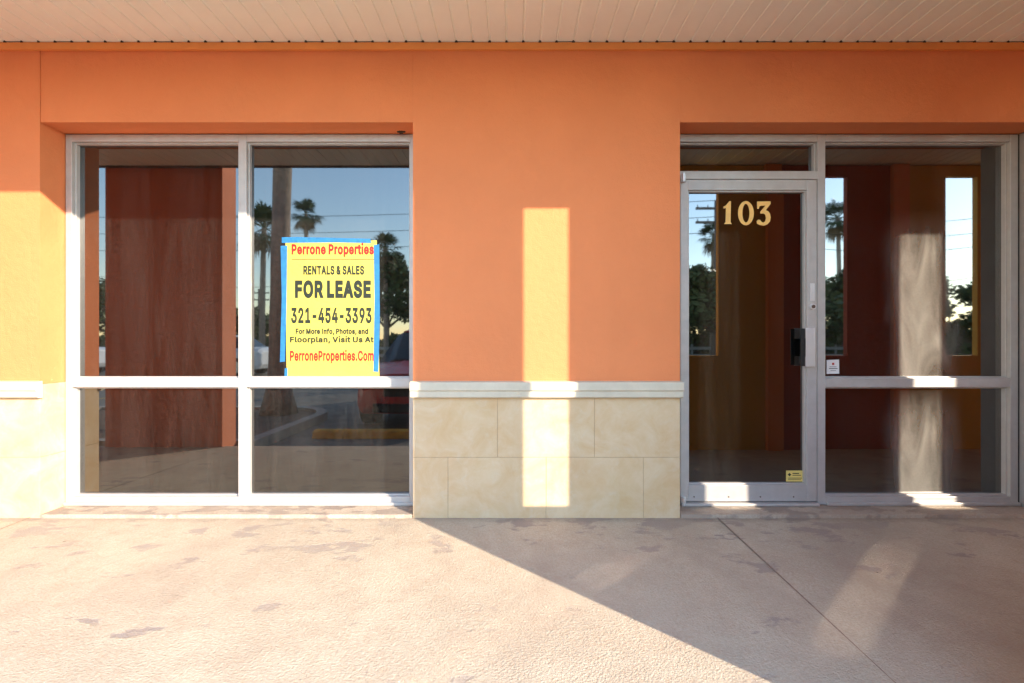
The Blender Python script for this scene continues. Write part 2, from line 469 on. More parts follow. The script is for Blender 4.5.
T = .052
ZT1, ZT0 = .856, .796                       # transom bar
ZB = .070                                   # top of the sill bar
fx0, fx1, fz0, fz1 = OL+.006, OR_-.006, .017, HD-.006
mx = (fx0+fx1)/2+.006
m = MB()
bar(m, fx0, fx0+T-.010, fz0, fz1); bar(m, fx1-T+.004, fx1, fz0, fz1)
bar(m, mx-.027, mx+.027, fz0, fz1)
cols = [(fx0+T-.010, mx-.027), (mx+.027, fx1-T+.004)]
for a, b in cols:
    bar(m, a, b, fz1-.048, fz1); bar(m, a, b, ZT0, ZT1); bar(m, a, b, fz0, ZB)
    pane_stops(m, a, b, ZT1, fz1-.048); pane_stops(m, a, b, ZB, ZT0)
win = m.build('window', M['alu'], bld, bevel=.0025)
win['label'] = 'twin window with yellow lease sign and four dusty panes'
m = MB()
m.box(fx0-.006, fx0, FRONT+.01, FB, fz0, fz1+.006); m.box(fx0-.006, fx1+.006, FRONT+.01, FB, fz1, fz1+.006)
m.box(fx1, fx1+.006, FRONT+.01, FB, fz0, fz1)
m.build('sealant', M['seal'], win)
m = MB(); m.box(fx0+.004, fx1-.004, FRONT-.022, FRONT-.001, .0165, .036)
m.build('sill', M['alu'], win, bevel=.003)
for i, (a, b) in enumerate(cols):
    pane(a, b, ZT1, fz1-.048, M['glass_a'], win, (0, 0)[i], (0, 0)[i])
    pane(a, b, ZB, ZT0, M['glass_a'], win, 0, 0)

# door + sidelight
LX0, LX1, LZ0, LZ1 = 1.117, 2.022, .040, 2.174
mux0, mux1 = 2.028, 2.080
fx0, fx1 = DL+.006, DR-.006
m = MB()
bar(m, fx0, LX0-.004, fz0, fz1)                    # hinge jamb
bar(m, mux0, mux1, fz0, fz1)                       # mullion
bar(m, fx1-T, fx1, fz0, fz1)                       # far jamb
bar(m, LX0-.004, mux0, fz1-.048, fz1)
bar(m, mux1, fx1-T, fz1-.048, fz1)
bar(m, LX0-.004, mux0, LZ1+.004, LZ1+.056)         # bar over the door
bar(m, mux1, fx1-T, ZT0, ZT1); bar(m, mux1, fx1-T, fz0, ZB)
pane_stops(m, LX0-.004, mux0, LZ1+.056, fz1-.048)
pane_stops(m, mux1, fx1-T, ZT1, fz1-.048); pane_stops(m, mux1, fx1-T, ZB, ZT0)
sl = m.build('window', M['alu'], bld, bevel=.0025)
sl['label'] = 'sidelight and transom window around the glass door'
m = MB()
m.box(fx0-.006, fx1+.006, FRONT+.01, FB, fz1, fz1+.006); m.box(fx1, fx1+.012, FRONT+.004, FB, fz0, fz1)
m.build('sealant', M['seal'], sl)
m = MB(); m.box(mux1+.004, fx1-.004, FRONT-.022, FRONT-.001, .0165, .036)
m.build('sill', M['alu'], sl, bevel=.003)
pane(LX0-.004, mux0, LZ1+.056, fz1-.048, M['glass'], sl)
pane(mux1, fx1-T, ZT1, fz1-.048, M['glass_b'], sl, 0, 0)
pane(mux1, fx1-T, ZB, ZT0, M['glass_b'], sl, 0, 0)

m = MB()
DY0, DY1 = FRONT-.002, FRONT+.045
gx0, gx1, gz0, gz1 = LX0+.052, LX1-.066, LZ0+.108, LZ1-.070
m.box(LX0, gx0, DY0, DY1+.04, LZ0, LZ1); m.box(gx1, LX1, DY0, DY1+.04, LZ0, LZ1)
m.box(gx0, gx1, DY0, DY1+.04, gz1, LZ1); m.box(gx0, gx1, DY0, DY1+.04, LZ0, gz0)
y0, y1 = DY0+.012, DY1+.03
m.box(gx0, gx0+STOP, y0, y1, gz0, gz1); m.box(gx1-STOP, gx1, y0, y1, gz0, gz1)
m.box(gx0+STOP, gx1-STOP, y0, y1, gz1-STOP, gz1); m.box(gx0+STOP, gx1-STOP, y0, y1, gz0, gz0+STOP)
door = m.build('door', M['alu'], bld, bevel=.0025)
door['label'] = 'narrow framed glass door with gold numbers 103'
DG = FRONT+.032
a, b = (gx1-gx0)/2-STOP+.006, (gz1-gz0)/2-STOP+.006
m = MB(); m.box(-a, a, 0, .006, -b, b)
dp = m.build('pane', M['glass'], door, loc=((gx0+gx1)/2, DG, (gz0+gz1)/2))
dp.rotation_euler = (0, 0, R(0))
# pull handle: steel plate on the stile, black paddle beside it
m = MB(); m.box(1.928, 1.988, DY0-.036, DY0-.030, .934, 1.190); m.box(1.964, 1.986, DY0-.030, DY0, .945, 1.177)
m.build('pull_handle', M['steel'], door, bevel=.002)
m = MB(); m.box(1.902, 1.927, DY0-.030, DY0-.022, .938, 1.186); m.box(1.927, 1.968, DY0-.0295, DY0-.024, 1.0, 1.12)
m.build('push_plate', M['black'], door, bevel=.003)
m = MB(); m.tube([(1.992, DY0-.012, 1.331), (1.992, DY0, 1.331)], .019, 24, 0)
m.tube([(1.992, DY0-.016, 1.331), (1.992, DY0-.012, 1.331)], .012, 20, 1)
m.build('lock_cylinder', [M['steel'], M['bronze']], door)
m = MB(); m.box(1.976, 2.006, DY0-.003, DY0, 1.368, 1.486)
m.build('lock_plate', M['steel'], door, bevel=.001)
for z0, z1 in ((2.155, 2.205), (.022, .072)):
    m = MB(); m.box(LX0+.001, LX0+.030, DY0-.020, DY0, z0, z1); m.tube([(LX0+.014, DY0-.024, z0-.004), (LX0+.014, DY0-.024, z1+.004)], .010, 12)
    m.build('pivot_hinge', M['steel'], door, bevel=.001)
for x in (LX0+.09, LX0+.32, LX0+.53, LX0+.75):
    m = MB(); m.tube([(x, DY0-.0025, LZ0+.030), (x, DY0, LZ0+.030)], .005, 10)
    m.build('screw', M['bronze'], door)
m = MB(); m.box(LX0, LX1, FRONT-.035, FB, .0165, .034)
m.build('threshold_plate', M['alu'], door, bevel=.003)

# ------------------------------------------------------------------ lettering
def px_to_glass(px, py, y=GLZ):
    S = F/(DW+y)
    return (px-512)/S, EYE+(340-py)/S

# outlines of the letters the sign needs, in thousandths: {letter: [advance, [outline, ...]]}
GLYPHS = {"&":[448,[[197,-7,173,-6,150,-2,129,4,110,12,93,22,78,34,65,47,54,62,45,78,39,96,35,114,34,133,35,149,37,163,42,177,47,189,55,201,63,213,73,224,85,235,97,245,111,256,125,267,140,279,216,335,221,339,226,343,231,347,237,352,242,357,246,363,251,369,255,375,258,382,260,389,261,397,262,405,261,417,258,427,253,437,245,445,237,452,226,457,215,460,201,461,192,460,184,459,176,456,168,453,161,449,155,444,150,438,145,431,142,424,139,416,137,408,137,399,137,389,139,380,142,372,145,363,150,355,155,346,162,337,169,327,204,284,438,0,364,0,171,231,121,293,111,306,102,319,94,331,87,344,82,357,78,370,76,384,75,398,76,415,79,430,84,445,91,458,99,470,109,481,121,491,134,499,149,505,165,510,182,513,200,513,218,513,235,510,251,505,266,499,279,491,290,482,300,471,308,459,315,447,320,433,323,419,324,404,323,393,322,382,319,372,315,362,310,352,305,342,299,333,291,325,283,317,275,308,266,301,256,293,154,217,140,206,128,195,118,185,110,174,104,164,100,154,98,143,97,131,98,119,100,108,104,97,109,87,116,78,124,70,133,63,143,57,154,53,166,49,179,47,193,46,208,47,223,50,237,54,251,59,265,66,278,75,290,84,301,95,312,108,321,121,329,136,336,151,342,168,346,186,348,205,349,224,408,224,407,201,405,180,401,161,397,144,391,128,385,115,378,103,371,92,364,83,357,75,351,68,345,62,333,47,320,34,305,23,289,14,271,7,252,1,234,-3,215,-6]]],
",":[188,[[38,-119,68,71,137,71,84,-119]]],
"-":[453,[[337,244,337,188,114,188,114,244]]],
".":[188,[[95,-4,86,-4,78,-1,70,3,63,9,57,16,53,24,50,32,50,41,50,50,53,59,57,66,63,73,70,79,78,83,86,86,95,87,104,86,113,83,121,79,128,73,134,66,138,59,140,50,141,41,140,32,138,24,134,16,128,9,121,3,113,-1,104,-4]]],
"1":[453,[[76,0,76,55,391,55,391,0],[276,509,276,0,212,0,212,448,209,448,86,358,86,427,198,509]]],
"2":[453,[[64,0,64,47,234,229,282,282,291,294,299,305,305,316,311,327,315,337,318,348,320,360,320,371,319,385,317,397,313,408,308,419,301,428,293,436,283,443,273,449,262,454,250,457,237,459,224,460,209,459,196,457,184,453,172,447,162,441,153,433,145,424,139,413,134,402,130,390,128,376,127,362,66,362,67,384,71,405,77,424,86,442,98,459,111,473,126,486,143,496,162,505,182,511,203,514,225,516,247,514,268,511,288,505,306,497,323,486,337,474,350,461,361,445,370,428,376,411,380,392,381,372,380,358,378,345,375,331,371,318,365,304,357,290,347,275,336,259,322,241,306,223,288,202,267,180,153,60,153,57,389,57,389,0]]],
"3":[453,[[218,-7,195,-6,173,-3,152,2,133,10,114,19,98,30,83,43,70,57,60,74,52,91,46,111,44,132,109,132,111,119,115,107,120,97,126,87,134,78,144,71,154,64,165,59,178,55,191,52,204,50,219,50,234,51,248,53,262,56,275,61,287,67,297,74,307,83,315,93,321,104,325,116,328,130,329,145,328,158,326,172,322,184,316,196,308,207,299,217,288,226,275,234,260,240,242,244,223,247,201,248,157,248,157,299,288,448,288,452,70,452,70,509,372,509,372,461,211,278,211,289,239,290,264,288,287,284,308,276,327,265,344,253,359,239,371,222,381,205,387,186,392,166,393,145,392,123,387,103,380,84,370,66,358,50,344,36,327,23,309,12,288,4,266,-2,243,-6]]],
"4":[453,[[40,105,40,158,247,509,311,509,109,166,109,163,413,163,413,105],[282,0,282,121,282,146,282,318,343,318,343,0]]],
"5":[453,[[221,-7,199,-6,178,-2,159,3,140,11,123,21,108,32,94,45,83,60,73,76,66,93,62,111,60,130,122,130,124,119,127,108,132,98,138,89,145,80,154,73,163,66,173,60,184,56,196,52,208,50,221,50,236,51,250,53,264,58,276,64,288,72,298,82,307,92,314,104,320,117,324,131,327,146,328,162,327,178,324,193,320,208,314,221,306,233,297,244,286,254,275,262,262,269,248,273,233,276,218,277,205,276,192,275,180,272,167,268,156,264,145,258,136,252,128,246,67,253,96,509,366,509,366,452,151,452,134,301,136,301,145,308,155,315,166,320,178,325,190,329,203,331,216,333,229,334,247,333,263,330,279,326,294,321,308,314,321,306,334,296,345,285,355,273,364,260,372,246,379,231,384,215,388,199,390,181,391,163,390,139,385,117,379,95,369,76,357,57,343,41,327,27,309,15,289,6,268,-1,245,-5]]],
"9":[453,[[226,516,249,514,271,510,291,503,310,494,328,482,343,468,356,452,368,434,377,414,384,393,388,371,389,347,388,328,385,309,380,290,373,270,363,248,350,224,334,197,315,168,200,0,130,0,301,248,307,248,303,240,299,234,294,227,287,221,281,215,273,210,265,206,257,202,248,199,238,196,228,195,218,195,195,196,175,199,155,206,137,214,121,225,106,237,94,252,83,269,74,287,68,307,65,329,64,352,65,375,69,397,75,417,85,436,96,454,110,469,125,483,143,494,162,504,182,510,203,514],[226,460,212,459,199,457,186,452,174,446,163,438,154,429,145,419,138,407,133,395,129,381,126,367,125,352,126,336,129,322,133,308,138,295,145,284,154,274,163,265,174,257,186,251,199,247,212,244,226,243,240,244,254,247,267,251,279,257,289,265,299,273,307,284,314,295,320,308,324,321,327,335,327,350,327,366,324,381,320,394,314,407,307,419,299,429,290,438,279,446,267,452,254,457,241,459]]],
"A":[480,[[16,0,201,509,276,509,463,0,395,0,287,302,264,372,232,478,245,478,213,371,191,302,85,0],[110,142,110,199,370,199,370,142]]],
"C":[510,[[267,-7,235,-5,205,1,177,11,150,25,126,42,104,63,86,88,70,115,57,146,48,179,42,215,40,254,42,293,48,329,57,362,70,393,86,421,104,445,126,466,150,484,177,498,205,508,235,514,267,516,286,515,305,513,323,509,340,504,357,498,373,490,388,481,402,471,415,460,427,447,438,433,448,418,456,402,463,385,469,367,473,348,408,348,405,361,401,373,395,384,389,395,382,404,375,413,366,421,357,428,348,435,337,440,327,445,315,449,304,452,292,454,280,455,267,456,245,454,223,450,203,443,184,432,166,419,150,403,137,385,125,364,116,340,109,314,105,285,103,254,105,223,109,194,116,168,125,145,137,123,151,105,166,89,184,76,203,66,223,59,245,54,267,53,280,53,292,55,304,57,315,60,327,64,337,69,348,74,357,81,366,88,375,96,382,105,389,114,395,125,401,136,405,148,408,160,473,160,469,142,463,124,457,107,448,91,438,76,428,62,416,49,402,38,388,28,373,19,357,11,341,5,323,0,305,-4,286,-6]]],
"E":[419,[[60,0,60,509,372,509,372,452,125,452,125,286,355,286,355,229,125,229,125,57,375,57,375,0]]],
"F":[410,[[60,0,60,509,369,509,369,452,125,452,125,278,346,278,346,221,125,221,125,0]]],
"I":[200,[[60,0,60,509,122,509,122,0]]],
"L":[393,[[60,0,60,509,125,509,125,57,361,57,361,0]]],
"M":[628,[[60,0,60,509,152,509,277,187,287,159,299,123,311,84,322,49,307,49,318,83,330,121,342,158,352,187,476,509,568,509,568,0,504,0,504,291,504,327,505,369,506,413,507,457,513,457,498,409,482,363,467,322,456,291,342,0,286,0,170,291,159,321,145,361,129,408,112,457,119,457,120,416,121,372,122,328,122,291,122,0]]],
"N":[523,[[60,0,60,509,136,509,343,183,363,151,388,107,414,55,405,54,401,108,399,157,399,195,399,509,463,509,463,0,387,0,202,290,177,331,148,381,108,452,119,454,122,384,124,328,125,291,125,0]]],
"O":[533,[[267,-7,235,-5,205,1,177,11,150,25,126,42,105,63,86,88,70,115,57,146,48,179,42,215,40,254,42,293,48,329,57,362,70,393,86,421,105,445,126,466,150,484,177,498,205,508,235,514,267,516,299,514,329,508,357,498,384,484,408,466,429,445,448,421,464,393,477,362,486,329,491,293,493,254,491,215,486,179,477,146,464,115,448,88,429,63,408,42,384,25,357,11,329,1,299,-5],[267,53,289,54,310,59,330,66,349,76,367,89,383,105,396,123,408,144,418,168,425,194,429,223,430,254,429,286,425,314,418,341,408,365,396,386,383,404,367,420,349,433,330,443,310,450,289,454,267,456,245,454,223,450,203,443,184,433,167,420,151,404,137,385,125,364,116,340,109,314,105,285,103,254,105,223,109,194,116,168,125,144,137,123,151,105,167,89,184,76,203,66,223,59,245,54]]],
"P":[445,[[60,0,60,509,235,509,263,507,289,503,312,497,332,487,350,476,366,462,379,447,390,430,398,411,404,391,407,370,409,348,407,325,404,304,398,284,390,265,379,248,366,233,350,219,332,207,312,198,289,191,263,187,235,186,109,186,109,242,233,242,252,243,269,246,284,250,297,256,308,264,318,272,327,282,333,294,338,306,342,319,344,333,344,348,344,362,342,376,338,389,333,402,326,413,318,423,308,431,297,439,284,444,268,449,251,451,232,452,125,452,125,0]]],
"R":[449,[[60,0,60,509,236,509,264,507,290,504,313,497,333,489,351,478,367,465,380,450,390,433,399,415,405,395,408,374,409,352,408,330,405,309,399,290,390,271,380,255,367,240,351,228,333,217,312,209,289,203,264,199,236,198,96,198,96,255,234,255,252,256,269,258,284,262,298,267,309,273,319,281,327,290,334,300,339,312,342,324,344,338,345,352,344,367,342,380,339,393,334,405,327,415,319,425,309,433,298,440,284,445,269,449,252,451,233,452,125,452,125,0],[353,0,230,229,303,229,428,0]]],
"S":[447,[[224,-9,197,-8,172,-4,149,1,128,9,108,19,91,31,76,45,64,60,54,77,46,96,41,115,38,137,104,137,107,123,110,110,116,98,123,88,132,79,142,71,154,64,166,59,180,55,194,52,209,50,224,49,241,50,257,52,272,55,286,60,299,66,311,74,321,82,329,92,336,102,341,114,345,126,346,139,345,151,342,161,338,171,332,179,325,186,316,193,307,199,296,205,284,209,272,214,259,218,245,222,184,239,154,249,128,260,105,274,86,289,71,307,60,326,54,348,52,372,53,393,58,413,65,431,75,448,87,463,102,476,119,488,138,498,158,506,180,511,203,514,227,516,252,514,275,511,296,505,316,498,334,488,351,476,365,463,377,449,387,433,394,415,399,397,401,378,337,378,334,396,326,412,316,426,302,437,286,447,267,453,247,457,225,459,209,458,194,456,180,452,167,448,156,442,145,435,136,427,129,418,123,409,118,398,116,387,115,376,116,363,119,352,124,342,131,334,139,326,148,319,158,313,169,308,180,304,191,300,202,296,212,293,264,279,276,276,287,272,299,268,312,264,324,258,336,252,347,245,359,238,369,229,379,220,387,209,395,198,401,185,405,171,407,155,408,139,407,118,403,99,396,81,386,64,374,48,360,34,343,21,323,11,302,2,278,-4,252,-8]]],
"T":[449,[[32,452,32,509,417,509,417,452,257,452,257,0,193,0,193,452]]],
"U":[517,[[259,-8,230,-7,203,-2,177,5,154,15,133,28,114,43,98,60,85,80,74,101,66,124,62,148,60,173,60,509,124,509,124,178,125,160,128,144,133,128,141,113,150,99,160,87,173,77,187,68,203,61,220,56,239,53,259,52,279,53,298,56,315,61,331,68,345,77,357,87,368,99,377,113,384,128,389,144,392,160,393,178,393,509,457,509,457,173,456,148,451,124,443,101,433,80,419,60,403,43,384,28,363,15,340,5,315,-2,288,-7]]],
"V":[480,[[204,0,16,509,84,509,192,206,215,137,248,31,235,31,267,138,290,206,395,509,463,509,278,0]]],
"a":[389,[[160,-9,142,-8,126,-5,110,-1,94,5,80,12,68,22,57,32,48,45,40,58,35,73,31,90,30,108,31,123,34,138,38,150,43,161,50,171,58,179,67,187,78,193,89,199,100,203,112,207,125,211,138,213,152,216,165,218,178,220,234,227,244,228,252,230,259,232,265,235,270,238,273,243,275,248,276,255,276,257,275,268,273,279,271,288,267,297,262,304,256,311,248,317,240,322,230,326,220,329,208,330,196,331,183,330,171,329,159,326,149,322,140,318,132,313,124,307,118,301,112,294,107,288,103,281,100,274,41,291,48,308,57,322,67,335,79,346,91,355,104,364,118,370,133,375,148,379,163,382,179,384,194,384,204,384,215,383,227,382,239,379,251,376,263,372,275,367,286,360,296,353,306,343,315,333,322,320,329,306,333,290,336,272,337,251,337,0,277,0,277,52,272,52,269,45,264,38,258,32,252,25,244,18,236,12,226,6,215,1,203,-3,190,-6,176,-8],[170,45,187,46,202,49,216,53,228,59,239,66,248,74,257,83,263,93,269,104,272,115,275,126,276,138,276,190,273,188,270,186,265,184,259,182,253,180,246,179,239,177,231,176,200,171,175,168,165,166,154,164,144,162,134,159,125,155,117,150,110,145,103,139,98,132,95,124,93,115,92,105,92,95,94,87,98,79,102,72,107,66,114,61,121,56,130,52,139,49,149,47,159,46]]],
"d":[424,[[195,-8,172,-7,151,-2,130,5,111,16,94,29,79,45,66,64,55,84,46,108,39,133,35,160,34,189,35,218,39,245,46,270,55,293,66,313,79,332,95,347,112,361,131,371,151,378,173,383,196,384,213,384,228,381,241,378,253,373,263,367,272,360,280,353,287,346,293,338,298,331,303,325,306,319,311,319,311,509,372,509,372,0,313,0,313,59,307,59,303,53,298,46,293,39,287,31,280,24,272,17,263,10,252,4,241,-1,227,-5,212,-7],[205,47,221,48,236,51,250,57,263,65,274,75,284,86,293,100,299,115,305,132,309,150,311,169,312,189,311,210,309,229,305,247,300,263,293,278,284,291,275,302,263,312,251,320,237,325,221,329,205,330,187,329,172,325,157,319,145,311,133,301,124,290,115,276,108,261,103,245,99,227,97,209,96,189,97,170,99,151,103,133,109,117,115,101,124,88,134,76,145,66,158,57,172,51,188,48]]],
"e":[404,[[212,-8,185,-7,161,-2,138,6,117,16,98,30,82,46,68,64,56,85,46,108,40,132,35,159,34,187,35,215,39,242,46,267,55,290,67,311,81,329,97,346,115,359,135,370,157,378,180,383,205,384,221,384,236,382,251,379,266,374,280,368,294,361,307,351,319,341,331,329,341,315,350,299,357,282,363,263,368,242,370,219,371,194,371,169,75,169,75,221,338,221,310,202,309,220,307,237,303,254,298,269,291,282,283,294,273,305,263,314,250,321,237,326,222,329,205,330,189,329,173,326,159,321,146,313,135,304,125,294,116,282,109,270,103,256,99,241,97,226,96,211,96,178,97,157,100,139,104,122,110,106,118,92,128,80,139,70,151,61,165,55,179,50,195,47,212,46,224,47,234,48,244,50,254,53,263,56,271,61,278,66,285,73,292,80,297,88,302,96,306,105,365,91,360,77,353,63,345,51,335,39,324,29,311,19,298,11,283,4,266,-1,249,-5,231,-7]]],
"f":[254,[[228,379,228,327,6,327,6,379],[81,0,81,432,82,447,84,461,89,474,96,486,104,496,113,505,124,513,135,519,148,524,161,527,174,529,187,530,197,530,207,529,215,528,222,527,229,525,234,524,239,522,243,521,227,468,225,469,222,470,219,471,215,472,211,473,206,473,200,474,195,474,182,473,171,470,162,466,154,460,149,452,145,443,142,431,142,419,142,0]]],
"h":[410,[[114,227,114,0,53,0,53,509,114,509,114,287,102,287,112,312,124,332,137,349,152,362,169,372,187,379,207,383,227,384,246,383,264,380,280,376,295,369,309,360,321,349,332,336,341,321,348,304,353,285,356,264,357,240,357,0,296,0,296,235,295,256,290,275,283,291,273,304,260,315,246,323,229,328,210,329,197,328,184,326,172,322,161,317,150,311,141,303,133,293,126,283,121,271,117,257,114,243]]],
"i":[167,[[53,0,53,379,114,379,114,0],[84,443,75,444,67,446,60,449,54,455,48,461,44,468,42,475,41,483,42,491,44,499,48,506,54,512,60,517,67,521,75,523,84,524,92,523,100,521,107,517,114,512,119,506,123,499,126,491,126,483,126,475,123,468,119,461,114,455,107,449,100,446,92,444]]],
"l":[189,[[139,-2,119,-1,101,3,86,10,74,20,65,33,58,47,54,65,53,84,53,509,114,509,114,99,114,87,115,77,117,68,120,62,124,58,130,54,137,53,146,52,150,52,154,52,158,52,160,53,163,53,165,53,167,54,170,54,181,3,176,2,172,1,167,0,162,-1,156,-2,151,-2,145,-2]]],
"m":[610,[[53,0,53,379,112,379,112,295,108,295,112,310,118,323,125,335,132,346,141,355,151,363,161,370,172,376,183,380,195,384,207,386,219,386,239,385,257,380,273,372,287,361,299,347,309,331,316,314,321,295,312,295,317,308,322,321,329,332,337,343,347,353,357,361,368,369,381,375,394,380,407,383,422,385,437,386,453,385,468,383,483,378,497,372,510,364,522,354,532,342,541,328,548,313,553,296,556,276,557,255,557,0,496,0,496,254,494,273,490,289,483,302,473,313,460,321,447,326,433,329,419,330,406,330,395,328,384,324,374,320,365,314,358,307,351,299,345,290,341,280,338,270,336,259,335,247,335,0,274,0,274,260,273,275,269,288,262,301,253,311,242,320,229,326,215,329,199,330,188,330,178,328,168,325,158,320,148,314,140,307,132,299,126,289,121,278,117,266,114,253,114,238,114,0]]],
"n":[410,[[114,227,114,0,53,0,53,379,112,379,112,287,102,287,112,312,124,332,137,349,152,362,169,372,187,379,207,383,227,384,246,383,264,380,280,376,295,369,309,360,321,349,332,336,341,321,348,304,353,285,356,264,357,240,357,0,296,0,296,235,295,256,290,275,283,291,273,304,260,315,246,323,229,328,210,329,197,328,184,326,172,322,161,317,150,311,141,303,133,293,126,283,121,271,117,257,114,243]]],
"o":[415,[[207,-8,182,-7,159,-2,137,6,117,16,98,30,82,46,68,64,56,85,46,108,40,133,36,159,34,187,36,216,40,243,46,268,56,291,68,312,82,330,98,346,117,360,137,371,159,378,182,383,207,384,233,383,256,378,278,371,299,360,317,346,333,330,347,312,359,291,369,268,376,243,380,216,381,187,380,159,376,133,369,108,359,85,347,64,333,46,317,30,299,16,278,6,256,-2,233,-7],[207,46,226,48,242,51,257,57,270,66,282,76,292,89,300,102,307,117,312,134,316,151,318,169,319,187,318,206,316,224,312,242,307,258,300,274,292,287,282,300,270,310,257,319,242,325,226,329,207,330,189,329,173,325,158,319,145,310,134,300,124,287,115,274,108,258,103,242,99,224,97,206,96,187,97,169,99,151,103,134,108,117,115,102,124,89,134,76,145,66,158,57,173,51,189,48]]],
"p":[424,[[53,-143,53,379,112,379,112,319,118,319,122,325,126,331,131,338,137,346,144,353,152,360,161,367,171,373,183,378,197,381,212,384,229,384,252,383,274,378,294,371,313,361,330,347,345,332,359,313,370,293,379,270,385,245,389,218,390,189,389,160,385,133,379,108,370,84,359,64,346,45,330,29,313,16,294,5,274,-2,252,-7,229,-8,213,-7,198,-5,184,-1,173,4,162,10,153,17,145,24,138,31,132,39,127,46,122,53,118,59,114,59,114,-143],[220,47,237,48,253,51,267,57,279,66,291,76,301,88,309,101,316,117,321,133,325,151,327,170,328,189,327,209,325,227,321,245,316,261,309,276,301,290,291,301,280,311,267,319,253,325,237,329,220,330,203,329,188,325,174,320,161,312,150,302,140,291,132,278,125,263,120,247,116,229,113,210,113,189,113,169,116,150,120,132,125,115,132,100,140,86,150,75,162,65,174,57,188,51,204,48]]],
"r":[259,[[53,0,53,379,112,379,112,321,115,321,122,335,130,347,140,358,152,367,166,375,181,380,196,384,213,385,229,384,243,384,243,322,242,323,239,323,235,324,230,324,224,325,219,325,213,326,207,326,194,325,182,323,170,319,159,315,149,309,140,301,132,293,126,284,121,273,117,262,114,250,114,237,114,0]]],
"s":[365,[[182,-8,163,-7,145,-5,128,-2,112,3,98,10,84,18,72,27,62,38,53,50,45,63,40,78,36,94,94,107,99,92,105,79,114,69,124,60,136,54,150,49,165,46,181,45,200,46,217,50,232,55,244,62,255,71,262,81,267,91,268,103,267,112,265,121,260,129,254,136,246,142,237,147,225,151,212,155,149,170,125,177,104,186,87,196,72,208,61,222,53,237,48,255,47,274,48,290,51,305,57,319,65,332,75,343,87,354,100,363,115,370,131,377,149,381,167,384,187,384,206,384,223,381,239,378,254,372,267,366,279,358,290,349,299,339,307,328,314,316,319,303,324,290,268,277,264,288,258,298,251,307,243,316,232,323,219,328,205,331,187,333,171,332,156,329,143,324,131,317,121,308,114,299,110,289,109,277,110,267,112,258,117,250,124,243,133,237,144,232,157,227,172,223,229,209,254,202,275,194,292,183,306,171,317,158,325,142,330,125,331,107,330,90,326,75,321,61,312,47,302,35,290,24,276,15,260,6,242,0,223,-5,203,-7]]],
"t":[227,[[204,379,204,327,6,327,6,379],[65,471,126,471,126,98,127,86,128,76,132,68,136,61,142,56,150,53,159,51,170,50,173,50,177,50,181,51,185,51,202,54,213,2,208,0,203,-1,198,-2,192,-3,186,-3,180,-4,174,-4,168,-4,145,-3,125,2,107,10,92,21,80,35,72,52,67,71,65,93]]]}

